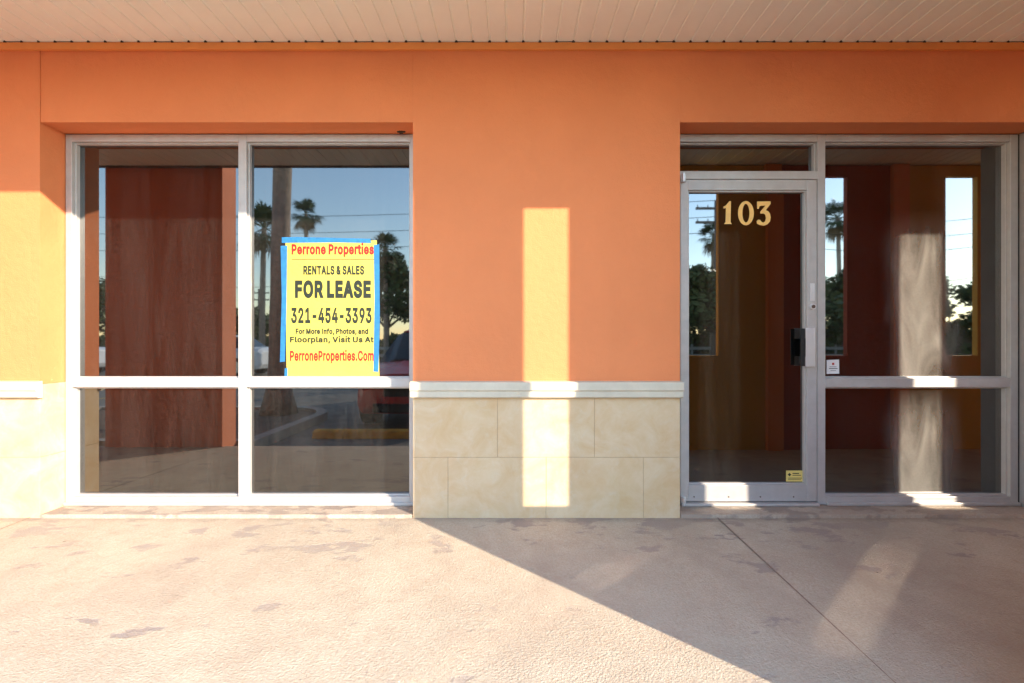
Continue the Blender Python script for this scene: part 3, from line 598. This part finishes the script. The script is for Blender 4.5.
def text_mesh(name, body, px0, px1, py0, py1, y, mat, parent, bold=.02, thick=.0006, ref=None):
    """one line of lettering fitted to a box; ref: letter whose height fills the box (so descenders hang below)"""
    area = lambda q: sum(q[i-1][0]*q[i][1]-q[i][0]*q[i-1][1] for i in range(len(q)))/2
    box_ = lambda q: (min(p[0] for p in q), max(p[0] for p in q), min(p[1] for p in q), max(p[1] for p in q))
    def grow(q, sg):
        out = []; n = len(q)
        for i in range(n):
            p0, p1, p2 = Vector(q[i-1]), Vector(q[i]), Vector(q[(i+1) % n])
            d0 = (p1-p0).normalized(); d1 = (p2-p1).normalized()
            n0 = Vector((d0.y, -d0.x))*sg; n1 = Vector((d1.y, -d1.x))*sg
            nn = n0+n1
            out.append(p1+(nn/max(.5, nn.length_squared/2) if nn.length > 1e-6 else n0)*bold)
        return out
    def mk(t):
        verts = []; faces = []; pen = 0.0; lay = 0
        for ch in t:
            if ch == ' ': pen += .17; continue
            ad, loops = GLYPHS[ch]
            polys = []
            for lp in loops:
                q = []
                for i in range(0, len(lp), 2):
                    p = (lp[i]/1000, lp[i+1]/1000)
                    if not q or abs(p[0]-q[-1][0])+abs(p[1]-q[-1][1]) > .004: q.append(p)
                if abs(q[0][0]-q[-1][0])+abs(q[0][1]-q[-1][1]) < .004: q.pop()
                polys.append(q)
            if ch == 'i':                      # keep the dot clear of the stem in heavy lettering
                q = max(polys, key=lambda q: min(p[1] for p in q)); q[:] = [(x_, y_+bold*1.4) for x_, y_ in q]
            sg = 1 if area(max(polys, key=lambda q: abs(area(q)))) > 0 else -1
            grown = [grow(q, sg) for q in polys]
            vs = []; es = []
            for q in grown:
                i0 = len(vs); vs += q; es += [(i0+k, i0+(k+1) % len(q)) for k in range(len(q))]
            cv, ce, cf, *_ = delaunay_2d_cdt(vs, es, [], 0, 1e-5)
            def inside(p):
                wn = 0
                for q in grown:
                    for k in range(len(q)):
                        u, v = q[k-1], q[k]
                        if (u.y <= p.y) != (v.y <= p.y):
                            cr = (v.x-u.x)*(p.y-u.y)-(p.x-u.x)*(v.y-u.y)
                            if v.y > u.y and cr > 0: wn += 1
                            elif v.y <= u.y and cr < 0: wn -= 1
                return wn != 0
            i0 = len(verts); verts += [(pen+v.x, v.y, 0) for v in cv]
            for f_ in cf:
                if inside(sum((cv[k] for k in f_), Vector((0, 0)))/len(f_)): faces.append(tuple(i0+k for k in f_))
            pen += ad/1000+bold*1.2
        me = bpy.data.meshes.new('t'); me.from_pydata(verts, [], faces); me.update()
        bm = bmesh.new(); bm.from_mesh(me); bmesh.ops.delete(bm, geom=[v for v in bm.verts if not v.link_faces], context='VERTS'); bm.to_mesh(me); bm.free()
        return me
    me = mk(body); r = mk(ref or body)
    xs = [v.co.x for v in me.vertices]; ys = [v.co.y for v in r.vertices]
    bx0, bx1, by0, by1 = min(xs), max(xs), min(ys), max(ys)
    X0, Z1 = px_to_glass(px0, py0, y); X1, Z0 = px_to_glass(px1, py1, y)
    for v in me.vertices:
        v.co = ((v.co.x-bx0)/(bx1-bx0)*(X1-X0)+X0, y-.00006*v.co.z, (v.co.y-by0)/(by1-by0)*(Z1-Z0)+Z0)
    bm = bmesh.new(); bm.from_mesh(me)
    ex = bmesh.ops.extrude_face_region(bm, geom=bm.faces[:])
    bmesh.ops.translate(bm, verts=[e for e in ex['geom'] if isinstance(e, bmesh.types.BMVert)], vec=(0, -thick, 0))
    bmesh.ops.recalc_face_normals(bm, faces=bm.faces)
    bm.to_mesh(me); bm.free()
    me.materials.clear(); me.materials.append(mat); me.name = name
    o = bpy.data.objects.new(name, me); COL.objects.link(o)
    if parent: o.parent = parent
    return o

def plate(name, mat, parent, quad, y, thick):
    """thin sheet on the glass from four pixel corners"""
    pts = [px_to_glass(*q, y) for q in quad]
    m = MB(); m.loft([[(x, yy, z) for x, z in pts] for yy in (y-thick, y)])
    return m.build(name, mat, parent)

# gold door number, each numeral drawn as outline polygons
NY = DG-.0006
def zn(x, y):   # measured on an enlargement of the number
    return px_to_glass(700+x/5.692, 180+y/5.692, NY)
def fill(name, loops, parent, mat, th=.0012):
    c = bpy.data.curves.new(name, 'CURVE'); c.dimensions = '2D'; c.fill_mode = 'BOTH'; c.extrude = th/2
    for lp in loops:
        sp = c.splines.new('POLY'); sp.points.add(len(lp)-1); sp.use_cyclic_u = True
        for p, (x, z) in zip(sp.points, lp): p.co = (x, z, 0, 1)
    o = bpy.data.objects.new('t', c); COL.objects.link(o)
    dg = bpy.context.evaluated_depsgraph_get(); dg.update()
    me = bpy.data.meshes.new_from_object(o.evaluated_get(dg)); bpy.data.objects.remove(o)
    for v in me.vertices: v.co = (v.co.x, NY-th/2-.0002+v.co.z, v.co.y)
    me.materials.clear(); me.materials.append(mat)
    o = bpy.data.objects.new(name, me); COL.objects.link(o); o.parent = parent
    return o
one = [(166, 121), (176, 121), (174, 240), (181, 251), (136, 251), (145, 240), (147, 160), (134, 163), (133, 152), (148, 144)]
fill('numeral', [[zn(*p) for p in one]], door, M['gold'])
e = lambda cx, cy, a, b, n=40: [(cx+a*math.cos(2*math.pi*i/n), cy+b*math.sin(2*math.pi*i/n)) for i in range(n)]
fill('numeral', [[zn(*p) for p in e(261, 189, 45, 69)], [zn(*p) for p in e(261, 189, 20, 53)]], door, M['gold'])
three = [(324, 123), (401, 121), (402, 136), (374, 172), (388, 178), (398, 192), (402, 212), (398, 236), (384, 252), (362, 260), (340, 257),
         (324, 248), (322, 234), (330, 226), (342, 228), (350, 238), (360, 243), (370, 236), (375, 218), (371, 198), (360, 190), (344, 192), (342, 181),
         (372, 146), (346, 147), (338, 150), (334, 164), (325, 164)]
fill('numeral', [[zn(*p) for p in three]], door, M['gold'])

st = plate('sticker', M['sticker'], door, [(786, 470.5), (804, 470.5), (804, 481.5), (786, 481.5)], DG-.0005, .0006)
st['label'] = 'small yellow alarm sticker in the corner of the door glass'
dk = MB()
def dash(mb, px0, px1, py0, py1, y):
    x0, z1 = px_to_glass(px0, py0, y); x1, z0 = px_to_glass(px1, py1, y)
    mb.box(x0, x1, y-.0004, y, z0, z1)
yy = DG-.0012
x, z = px_to_glass(789.5, 474.6, yy)
dk.poly([(x+.012*math.cos(a), yy, z+.012*math.sin(a)) for a in (0, math.pi/2, math.pi, 1.5*math.pi)])
for q in ((792.5, 799, 473.0, 473.9), (792.5, 801, 475.0, 475.6), (788, 802, 477.8, 478.4), (788, 801, 479.4, 479.9)): dash(dk, *q, yy)
dk.build('sticker_print', M['ink'], door)
gs = plate('sticker', M['white'], sl, [(826.6, 360), (839, 359.6), (839.2, 373.6), (826.6, 374)], GLZ-.0005, .0006)
gs['label'] = 'small white sticker on the sidelight glass'
dk = MB(); yy = GLZ-.0012
for q in ((829.5, 836.5, 366.6, 367.1), (829, 837.5, 368.2, 368.9), (830.5, 836, 370.4, 370.8)): dash(dk, *q, yy)
em = MB(); dash(em, 832.0, 834.2, 362.8, 365.0, yy); em.build('sticker_emblem', M['red_ink'], sl)
dk.build('sticker_print', M['ink'], sl)

# yellow lease sign taped to the window
sx, sz = px_to_glass(332, 377.6)
sign = empty('lease_sign', (0, 0, 0))
tag(sign, 'yellow FOR LEASE sign held on the window glass with blue tape', 'sign')
SY = GLZ-.0012
plate('sheet', M['paper'], sign, [(285.6, 242.0), (376.8, 240.5), (379.4, 377.0), (286.8, 377.8)], SY, .0014)
zs = lambda x, y: (270+x/4.408, 230+y/4.408)
TY = SY-.0016
tape_q = [[(52, 32), (120, 31), (443, 39), (446, 58), (300, 55), (52, 57)], [(47, 70), (76, 69), (73, 330), (66, 580), (44, 582), (52, 300)],
          [(457, 66), (482, 63), (484, 400), (478, 626), (456, 624), (461, 300)], [(65, 610), (78, 608), (77, 650), (64, 650)]]
for q in tape_q:
    plate('tape_strip', M['tape'], sign, [zs(*p) for p in q], TY, .0006)
LY = SY-.0018
def line(body, x0, x1, y0, y1, mat, bold, ref=None):
    a = zs(x0, y0); b = zs(x1, y1)
    text_mesh('lettering', body, a[0], b[0], a[1], b[1], LY, M[mat], sign, bold, ref=ref)
line('Perrone Properties', 95, 458, 62, 108, 'red_ink', .042, 'P')
line('RENTALS & SALES', 147, 415, 157, 197, 'ink', .042, 'R')
line('FOR LEASE', 110, 445, 222, 300, 'ink', .050, 'F')
line('321-454-3393', 93, 448, 342, 412, 'ink', .033, '3')
line('For More Info, Photos, and', 113, 433, 434, 459, 'ink', .045, 'F')
line('Floorplan, Visit Us At', 88, 457, 470, 496, 'ink', .038, 'F')
line('PerroneProperties.Com', 88, 457, 532, 577, 'red_ink', .034, 'P')
m = MB(); a = zs(95, 128.0); b = zs(458, 130.8)
dash(m, a[0], b[0], a[1], b[1], LY); m.build('rule_line', M['ink'], sign)

# mud nest under the lintel
m = MB(); cx, cz = px_to_glass(401.2, 131.6, .140)
rn = random.Random(3); secs = []
for i in range(11):
    u = -1+2*i/10; rr = .0135*math.sqrt(max(.02, 1-u*u))*(1+.35*math.sin(i*2.3))
    secs.append([(cx+u*.028, .140+rr*math.cos(t)*(1+rn.uniform(-.2, .2)), cz+.002*math.sin(i)+rr*math.sin(t)*(1+rn.uniform(-.2, .2))) for t in [2*math.pi*k/10 for k in range(10)]])
m.loft(secs)
tag(m.build('mud_nest', M['nest'], smooth=True), 'small dark wasp mud nest under the lintel above the window corner', 'nest')

# ------------------------------------------------------------------ columns and slotted screen wall of the walkway
cm = MB(); cm.box(-4.41, -3.14, -2.03, -1.7645, -.2, 3.46)
o = cm.build('column', M['coral'], bevel=.006)
tag(o, 'broad coral stucco column at the walkway edge, mirrored in the first window', 'column', 'columns along the walkway edge')
cm = MB(); cm.box(-9.2, -8.1, -2.03, -1.7645, -.2, 3.46)
o = cm.build('column', M['coral'], bevel=.006)
tag(o, 'coral stucco column at the far end of the walkway, beyond the window', 'column', 'columns along the walkway edge')

scr = empty('screen_wall', (1.5, -1.69, 0))
tag(scr, 'screen wall with tall narrow slots and alternating red and ochre panels, mirrored in the door glass', 'wall')
WY0, WY1 = -1.72, -1.66
SL0, SLP, SLW, SZ0, SZ1 = 1.838, 1.384, .338, .946, 2.848
def panel(x0, x1, slots, mat):
    m = MB(); xs = x0
    for s0 in slots:
        if s0 > xs+.001: m.box(xs, s0, WY0, WY1, -.2, ZS-.011)
        m.box(s0, s0+SLW, WY0, WY1, -.2, SZ0); m.box(s0, s0+SLW, WY0, WY1, SZ1, ZS-.011)
        xs = s0+SLW
    m.box(xs, x1, WY0, WY1, -.2, ZS-.011)
    o = m.build('wall_panel', M[mat], scr, loc=(-1.5, 1.69, 0))
    return o
PX = [2.755, 4.10, 5.50, 6.90, 8.28]
edges = [1.838]+PX+[9.6]
for i, (a, b) in enumerate(zip(edges, edges[1:])):
    sl_ = [SL0+SLP*k for k in range(6) if a-.01 <= SL0+SLP*k < b-SLW+.01]
    panel(a, b, sl_, 'ochre' if i % 2 == 0 else 'maroon')
for x in PX:
    m = MB(); m.box(x-.085, x+.085, WY1+.001, WY1+.05, -.2, ZS-.011)
    m.build('pilaster', M['pilaster'], scr, loc=(-1.5, 1.69, 0), bevel=.004)
m = MB(); m.box(1.5, 1.837, -1.766, -1.66, -.2, ZS-.012); m.box(1.5, 1.837, -2.01, -1.767, -.2, 3.46)
m.build('end_pier', M['ochre'], scr, loc=(-1.5, 1.69, 0), bevel=.005)

# ------------------------------------------------------------------ parking lot
pl = MB()
def rounded(x0, x1, y0, y1, r, n=8):
    pts = []
    for cx, cy, a0 in ((x1-r, y1-.02, None), (x0, y1-.02, None), (x0, y0, None), (x1-r, y0+r, -90)):
        if a0 is None: pts.append((cx if cx != x1-r else x1, cy))
        else: pts += [(cx+r*math.cos(R(a0+90*i/n)), cy+r*math.sin(R(a0+90*i/n))) for i in range(n+1)]
    return pts
outer = rounded(-7.2, -2.95, -5.0, -2.04, .9); inner = rounded(-7.05, -3.10, -4.85, -2.18, .8)
n = len(outer)
kz = -.045
for j in range(n):
    a, b = outer[j], outer[(j+1) % n]; c, d_ = inner[j], inner[(j+1) % n]
    pl.poly([(*a, -.2), (*b, -.2), (*b, kz), (*a, kz)]); pl.poly([(*a, kz), (*b, kz), (*d_, kz), (*c, kz)])
    pl.poly([(*c, kz), (*d_, kz), (*d_, kz-.06), (*c, kz-.06)])
structure(pl.build('planter_kerb', M['kerb']))
g = MB(); g.poly([(*p, kz-.045) for p in inner])
structure(g.build('planter_soil', M['soil']))

def wheel_stop(x, y, label):
    m = MB()
    prof = [(-.075, 0), (-.06, .09), (-.035, .115), (.035, .115), (.06, .09), (.075, 0)]
    m.loft([[(xx, py*s_, pz*s_) for py, pz in prof] for xx, s_ in ((-.915, .8), (-.88, 1), (.88, 1), (.915, .8))])
    o = m.build('wheel_stop', M['paintline'], loc=(x, y, -.17), bevel=.008)
    tag(o, label, 'wheel stop', 'wheel stops in the parking bays')
wheel_stop(-1.68, -2.85, 'yellow painted wheel stop in front of the red car')
wheel_stop(1.15, -2.9, 'yellow wheel stop in the empty bay beside the screen wall')
wheel_stop(3.8, -2.9, 'yellow wheel stop behind the first slots of the screen wall')
wheel_stop(6.4, -2.9, 'yellow wheel stop behind the last slots of the screen wall')

def car(name, x, y, rz, paint, label, kind='car', L_=4.5, W=1.80, group=None):
    """car pointing along +y in its own frame; shell, glasshouse, wheels, lamps"""
    root = empty(name, (x, y, -.17), rz); tag(root, label, kind, group)
    h = L_/2
    def ring(yy, zb, zt, hw, crown=.06):
        return [(-hw*.93, yy, zb), (-hw, yy, zb+.12), (-hw, yy, (zb+zt)/2), (-hw*.97, yy, zt-.10), (-hw*.84, yy, zt-.02), (-hw*.4, yy, zt+crown*.4),
                (hw*.4, yy, zt+crown*.4), (hw*.84, yy, zt-.02), (hw*.97, yy, zt-.10), (hw, yy, (zb+zt)/2), (hw, yy, zb+.12), (hw*.93, yy, zb)]
    w_ = W/2
    b = MB()
    b.loft([ring(-h, .42, .88, w_*.86), ring(-h+.12, .26, .98, w_*.95), ring(-h+.6, .20, 1.02, w_), ring(-.6, .18, .98, w_), ring(.75, .18, .97, w_),
            ring(1.2, .18, .93, w_*.99), ring(h-.55, .20, .86, w_*.97), ring(h-.18, .24, .78, w_*.91), ring(h-.03, .34, .66, w_*.80)])
    body = b.build('body', paint, root, smooth=False, bevel=.03)
    c = MB()
    def cr(yy, zt, hw): return [(-hw, yy, .9), (-hw*.80, yy, zt-.06), (-hw*.66, yy, zt), (hw*.66, yy, zt), (hw*.80, yy, zt-.06), (hw, yy, .9)]
    c.loft([cr(-h+.35, .96, w_*.80), cr(-h+1.05, 1.40, w_*.90), cr(-.2, 1.47, w_*.92), cr(.35, 1.42, w_*.91), cr(1.15, .97, w_*.88)])
    c.build('windows', M['carglass'], root, bevel=.03)
    r = MB(); r.loft([[(-w_*.62, yy, z), (w_*.62, yy, z), (w_*.60, yy, z+.035), (-w_*.60, yy, z+.035)] for yy, z in ((-h+1.0, 1.385), (-.2, 1.455), (.36, 1.405))])
    r.build('roof', paint, root, bevel=.012)
    for yy in (h-.85, -h+.85):
        for sx_ in (-1, 1):
            t = MB(); t.tube([(sx_*(w_-.20), yy, .33), (sx_*(w_+.01), yy, .33)], .33, 24)
            wl = t.build('wheel', M['tyre'], root)
            t = MB(); t.tube([(sx_*(w_-.05), yy, .33), (sx_*(w_+.018), yy, .33)], .21, 20)
            t.build('rim', M['rim'], wl)
    for sx_ in (-1, 1):
        t = MB(); t.loft([[(sx_*xx, yy, z) for xx, z in ((w_*.50, .60), (w_*.86, .62), (w_*.86, .75), (w_*.54, .73))] for yy in (h-.20, h-.015)])
        t.build('headlight', M['lamp'], root, bevel=.01)
        t = MB(); t.box(sx_*(w_+.06)-.08, sx_*(w_+.06)+.08, .72, .86, .93, 1.06)
        t.build('mirror', paint, root, bevel=.03)
    t = MB(); t.box(-w_*.45, w_*.45, h-.12, h+.004, .50, .62); t.box(-w_*.62, w_*.62, h-.14, h+.002, .28, .40)
    t.build('grille', M['black'], root, bevel=.01)
    return root
car('parked_car', -1.36, -5.42, 0, M['redcar'], 'red car parked nose in behind the yellow wheel stop')
car('parked_car', -11.0, -14.2, R(90), M['whitecar'], 'white car side on across the lot between the palm trunk and the column', group='white cars across the lot')
car('parked_car', -17.6, -14.6, R(90), M['whitecar'], 'white car side on across the lot beyond the broad column', group='white cars across the lot')

# ------------------------------------------------------------------ palms, trees, poles
def palm(x, y, h, tr, cr, label, lean=(0, 0), nf=30, seed=1, dead=6, base=-.17, flare=1.35):
    rnd = random.Random(seed)
    root = empty('palm_tree', (x, y, base)); tag(root, label, 'palm tree', 'palm trees around the parking lot')
    H = h-base
    t = MB(); npt = 22; pts = []; rad = []
    for i in range(npt):
        u = i/(npt-1)
        pts.append((lean[0]*u*u, lean[1]*u*u, H*u))
        rad.append(tr*(1+(flare-1)*math.exp(-u*H/.35))*(1-.22*u)*(1+.035*math.sin(i*2.1)))
    t.tube(pts, rad, 14)
    t.build('trunk', M['bark'], root, smooth=True)
    c = MB(); top = Vector((lean[0], lean[1], H))
    for k in range(nf+dead):
        deadf = k >= nf
        az = rnd.uniform(0, 2*math.pi)
        el = rnd.uniform(-75, -45) if deadf else rnd.uniform(-38, 82)
        d = Vector((math.cos(az)*math.cos(R(el)), math.sin(az)*math.cos(R(el)), math.sin(R(el))))
        ln = cr*rnd.uniform(.40, .55)
        hub = top+d*ln+Vector((0, 0, -.10*ln))
        c.tube([top, top+d*ln*.6+Vector((0, 0, .02)), hub], [.02, .016, .012], 4, 1 if deadf else 0, cap=False)
        side_ = d.cross(Vector((0, 0, 1))).normalized(); up = side_.cross(d).normalized()
        fr = cr*rnd.uniform(.46, .62)
        nb = 15
        for j in range(nb):
            a = R(-105+210*j/(nb-1)+rnd.uniform(-4, 4))
            dd = (d*math.cos(a)+side_*math.sin(a)).normalized()
            lf = fr*(1-.25*abs(a)/R(105))*rnd.uniform(.88, 1.06)
            wv = dd.cross(up).normalized()*lf*.055
            mid = hub+dd*lf*.55+up*lf*.04
            tip = hub+dd*lf+Vector((0, 0, -lf*rnd.uniform(.16, .34)))
            c.poly([hub, mid-wv, mid+wv], 1 if deadf else 0)
            c.poly([mid-wv, tip, mid+wv], 1 if deadf else 0)
    c.build('crown', [M['frond'], M['deadfrond']], root)
    return root
def at(px, py, D):   # a point mirrored in the glass at pixel (px, py), D metres along the mirrored view
    return (px-512)/F*D, DW+2*GLZ-D, EYE+(340-py)/F*D
x, y, z = at(279, 300, 7.9)
palm(x, y, 8.2, .158, 1.9, 'thick grey palm trunk in the planter bed, closest to the storefront', lean=(.25, 0), nf=34, seed=3, base=-.1, flare=1.9)
for px, py, D, cr, lab, sd in ((306, 214, 33, 1.35, 'tall slim fan palm with a small round crown in the middle of the window reflection', 5),
                               (262, 228, 24, 1.55, 'shaggy fan palm just behind the thick palm trunk', 8),
                               (386, 248, 29, 1.25, 'fan palm rising above the dark oak beside the red car', 11),
                               (840, 218, 31, 1.55, 'fan palm mirrored in the narrow slot next to the door', 14),
                               (712, 236, 27, 1.10, 'fan palm behind the utility pole, mirrored in the door glass', 17)):
    x, y, z = at(px, py, D)
    palm(x, y, z, .15, cr, lab, lean=(random.uniform(-.3, .3), 0), nf=34, seed=sd, dead=8)

def tree(x, y, h, r, label, seed, mat='leaf', flat=.75, n=5200):
    rnd = random.Random(seed)
    root = empty('broadleaf_tree', (x, y, -.18)); tag(root, label, 'tree', 'trees beyond the parking lot')
    t = MB(); fork = h*.32
    t.tube([(0, 0, 0), (.03, .02, fork*.5), (.05, 0, fork)], [r*.085, r*.065, r*.055], 10)
    lobes = []
    for k in range(11):
        a = rnd.uniform(0, 2*math.pi); q = rnd.uniform(.15, .85)*r
        zc = fork+(h-fork)*rnd.uniform(.25, .86)
        q *= 1-.5*max(0, (zc-fork)/(h-fork)-.5)
        p = Vector((q*math.cos(a), q*math.sin(a), zc)); lobes.append((p, r*rnd.uniform(.26, .46)))
        t.tube([(.05, 0, fork*.96), (p.x*.5, p.y*.5, fork+(p.z-fork)*.45), tuple(p)], [r*.032, r*.02, r*.007], 6)
    t.build('trunk', M['treebark'], root, smooth=True)
    c = MB()
    for k in range(n):
        p0, lr = lobes[rnd.randrange(len(lobes))]
        v = Vector((rnd.gauss(0, 1), rnd.gauss(0, 1), rnd.gauss(0, 1))).normalized()
        p = p0+Vector((v.x, v.y, v.z*flat))*lr*rnd.uniform(.45, 1.08)
        s_ = rnd.uniform(.12, .26)*max(1, h/6)
        u = Vector((rnd.gauss(0, 1), rnd.gauss(0, 1), rnd.gauss(0, .6))).normalized(); w_ = u.cross(v)
        if w_.length < .05: continue
        w_.normalize()
        c.poly([p-u*s_, p+w_*s_*.5, p+u*s_, p-w_*s_*.5])
    c.build('crown', M[mat], root)
    return root
tree(-8.2, -28, 6.6, 3.2, 'dark round oak beyond the red car, under the fan palm', 21)
tree(-3.6, -31, 5.6, 3.0, 'low oak mirrored just behind the edge of the sign', 22)
tree(-13.5, -33, 3.8, 2.6, 'low bushy tree behind the white car and the thick palm', 23, 'leaf2')
tree(-27.5, -30, 5.4, 3.4, 'spreading tree at the far side of the broad column', 24)
tree(-20.5, -34, 4.4, 2.8, 'rounded tree beyond the second white car', 28, 'leaf2')
tree(10.4, -21.5, 5.2, 2.7, 'leafy tree mirrored low in the door glass', 25, 'leaf2')
tree(14.8, -24, 4.6, 2.8, 'dense green tree between the first two slots', 29)
tree(18.2, -22.5, 5.2, 2.9, 'bright leafy tree mirrored in the slot next to the door', 26, 'leaf2')
tree(23.6, -25.5, 4.8, 3.0, 'green tree between the second and third slots', 30)
tree(26.0, -21.5, 4.2, 2.9, 'dark low tree mirrored in the last slot near the grey post', 27)
tree(31.5, -23.5, 4.6, 3.1, 'wide tree at the far end of the lot', 31, 'leaf2')

def hedge(x0, x1, y, h, label, seed, n):
    rnd = random.Random(seed)
    root = empty('hedge', ((x0+x1)/2, y, -.18)); tag(root, label, 'hedge', 'hedges along the back of the lot')
    L2 = (x1-x0)/2; c = MB()
    for k in range(n):
        x = rnd.uniform(-L2, L2); top = h*(.82+.12*math.sin(x*1.9+seed)+.08*math.sin(x*4.7))
        z = top*rnd.random()**.6; yy = rnd.uniform(-.6, .6)*(1-.3*z/h)
        s_ = rnd.uniform(.10, .24)
        u = Vector((rnd.gauss(0, 1), rnd.gauss(0, 1), rnd.gauss(0, .7))).normalized(); w_ = u.cross(Vector((rnd.gauss(0, .5), 1, rnd.gauss(0, .5)))).normalized()
        p = Vector((x, yy, z+.05))
        c.poly([p-u*s_, p+w_*s_*.5, p+u*s_, p-w_*s_*.5])
    c.build('foliage', M['leaf2' if seed % 2 else 'leaf'], root)
    m = MB(); m.box(-L2+.2, L2-.2, -.25, .25, 0, h*.55); m.build('stems', M['treebark'], root)
hedge(6.5, 36, -24.6, 2.9, 'long clipped hedge low in the slots of the screen wall reflection', 41, 11000)
hedge(-12, 2, -26.5, 1.8, 'short hedge behind the red car and the lease sign', 42, 4500)
hedge(-40, -14.5, -27.5, 1.7, 'long low hedge behind the white cars', 43, 7000)

def pole(x, y, h, label, tank=False, arms=2):
    root = empty('utility_pole', (x, y, -.18)); tag(root, label, 'utility pole', 'utility poles along the road')
    m = MB(); m.tube([(0, 0, 0), (0, 0, h+.18)], [.15, .10], 10); m.build('shaft', M['pole'], root, smooth=True)
    for k in range(arms):
        z_ = h-.25-k*.75
        a = MB(); a.box(-1.1, 1.1, -.05, .05, z_-.06, z_+.06)
        ar = a.build('crossarm', M['pole'], root)
        for xx in (-1.0, -.45, .45, 1.0):
            i_ = MB(); i_.tube([(xx, 0, z_+.06), (xx, 0, z_+.2)], [.035, .02], 6)
            i_.build('insulator', M['tank'], ar)
    if tank:
        t = MB(); t.tube([(.36, 0, h-2.9), (.36, 0, h-2.75), (.36, 0, h-2.0), (.36, 0, h-1.9)], [.2, .26, .26, .2], 14)
        t.build('transformer', M['tank'], root, smooth=False)
    return root
# road runs along the lot; four poles and the wires strung between them
pp = [at(205, 200, 42), at(259, 292, 52), at(716, 200, 26), at(1010, 200, 30)]
PZ = [9.4, 6.6, 8.6, 9.0]
pole(pp[0][0], pp[0][1], PZ[0], 'utility pole hidden behind the broad column')
pole(pp[1][0], pp[1][1], PZ[1], 'small far utility pole beside the thick palm trunk')
pole(pp[2][0], pp[2][1], PZ[2], 'utility pole with a grey transformer mirrored in the door glass', tank=True)
pole(pp[3][0], pp[3][1], PZ[3], 'utility pole at the far end of the lot beyond the last slot')
def wire(a, b, sag, label):
    m = MB(); pts = []
    for i in range(25):
        u = i/24; p = Vector(a).lerp(Vector(b), u); p.z -= sag*4*u*(1-u); pts.append(p)
    m.tube(pts, .017, 5)
    tag(m.build('power_line', M['cable'], smooth=True), label, 'cable', 'overhead wires above the road')
tops = [(p[0], p[1], z_) for p, z_ in zip(pp, PZ)]
for k, (dz, dx, lab) in enumerate(((.0, 0, 'highest overhead wire crossing the mirrored sky'), (-.85, .4, 'second overhead wire from the top in the mirrored sky'),
                          (-1.7, .2, 'third overhead wire from the top in the mirrored sky'), (-3.6, 0, 'lowest thick overhead wire, just above the tree tops'))):
    a = (tops[0][0]+dx, tops[0][1], tops[0][2]+6.0+dz*1.4); b = (tops[2][0]+dx, tops[2][1], tops[2][2]+dz)
    a = (-60, tops[0][1]-4, 13.6+dz*1.9)
    m = MB(); pts = []
    chain = [a, b, (tops[3][0]+dx, tops[3][1], tops[3][2]+dz)]
    for q0, q1 in zip(chain, chain[1:]):
        for i in range(24):
            u = i/24; p = Vector(q0).lerp(Vector(q1), u); p.z -= .9*4*u*(1-u); pts.append(p)
    pts.append(Vector(chain[-1]))
    m.tube(pts, .018, 5)
    tag(m.build('power_line', M['cable'], smooth=True), lab, 'cable', 'overhead wires above the road')

# low fence at the back of the lot
fr_ = empty('lot_fence', (-20, -23.4, -.18)); tag(fr_, 'low grey boarded fence along the back of the parking lot', 'fence')
for z_ in (.35, .75):
    m = MB(); m.box(0, 42, -.02, .02, z_, z_+.16); m.build('rail', M['fence'], fr_)
for k in range(22):
    m = MB(); m.box(k*2-.05, k*2+.05, -.08, -.021, 0, 1.05); m.build('post', M['fence'], fr_)

# ------------------------------------------------------------------ light, sky, camera
K, S_ = 1.06, .53
to_sun = Vector((K, -1, S_)).normalized()
elev = math.asin(to_sun.z); az = math.atan2(to_sun.x, to_sun.y)
sd = bpy.data.lights.new('sun', 'SUN'); sd.energy = 2.0; sd.angle = R(.5); sd.color = (1, .88, .70)
so = bpy.data.objects.new('sun', sd); COL.objects.link(so)
so.rotation_euler = (-to_sun).to_track_quat('-Z', 'Y').to_euler()
wd = bpy.data.worlds.new('World'); scn.world = wd; wd.use_nodes = True
nt = wd.node_tree
for n in list(nt.nodes): nt.nodes.remove(n)
sky = nt.nodes.new('ShaderNodeTexSky'); sky.sky_type = 'NISHITA'; sky.sun_disc = False
sky.sun_elevation = elev; sky.sun_rotation = az; sky.air_density = 1.2; sky.dust_density = .05; sky.ozone_density = 2.0
bg = nt.nodes.new('ShaderNodeBackground'); bg.inputs['Strength'].default_value = .15
ow = nt.nodes.new('ShaderNodeOutputWorld')
nt.links.new(sky.outputs[0], bg.inputs['Color']); nt.links.new(bg.outputs[0], ow.inputs['Surface'])

cd = bpy.data.cameras.new('camera'); cam = bpy.data.objects.new('camera', cd); COL.objects.link(cam)
cam.location = (0, -DW, EYE); cam.rotation_euler = (R(90), 0, 0)
cd.sensor_width = 36; cd.lens = F/1024*36; cd.shift_y = -1.5/1024
cd.clip_start = .05; cd.clip_end = 1000
scn.camera = cam

scn.view_settings.view_transform = 'Standard'; scn.view_settings.look = 'None'
scn.view_settings.exposure = 2.68; scn.view_settings.gamma = 1.0
c = scn.cycles
c.use_denoising = True
try: c.denoiser = 'OPENIMAGEDENOISE'
except Exception: pass
c.max_bounces = 10; c.diffuse_bounces = 6; c.glossy_bounces = 5; c.transparent_max_bounces = 12
c.caustics_reflective = True; c.blur_glossy = 0
c.use_guiding = True; c.use_surface_guiding = True; c.use_volume_guiding = False
c.guiding_training_samples = 128; c.surface_guiding_probability = .7
c.sample_clamp_indirect = 60
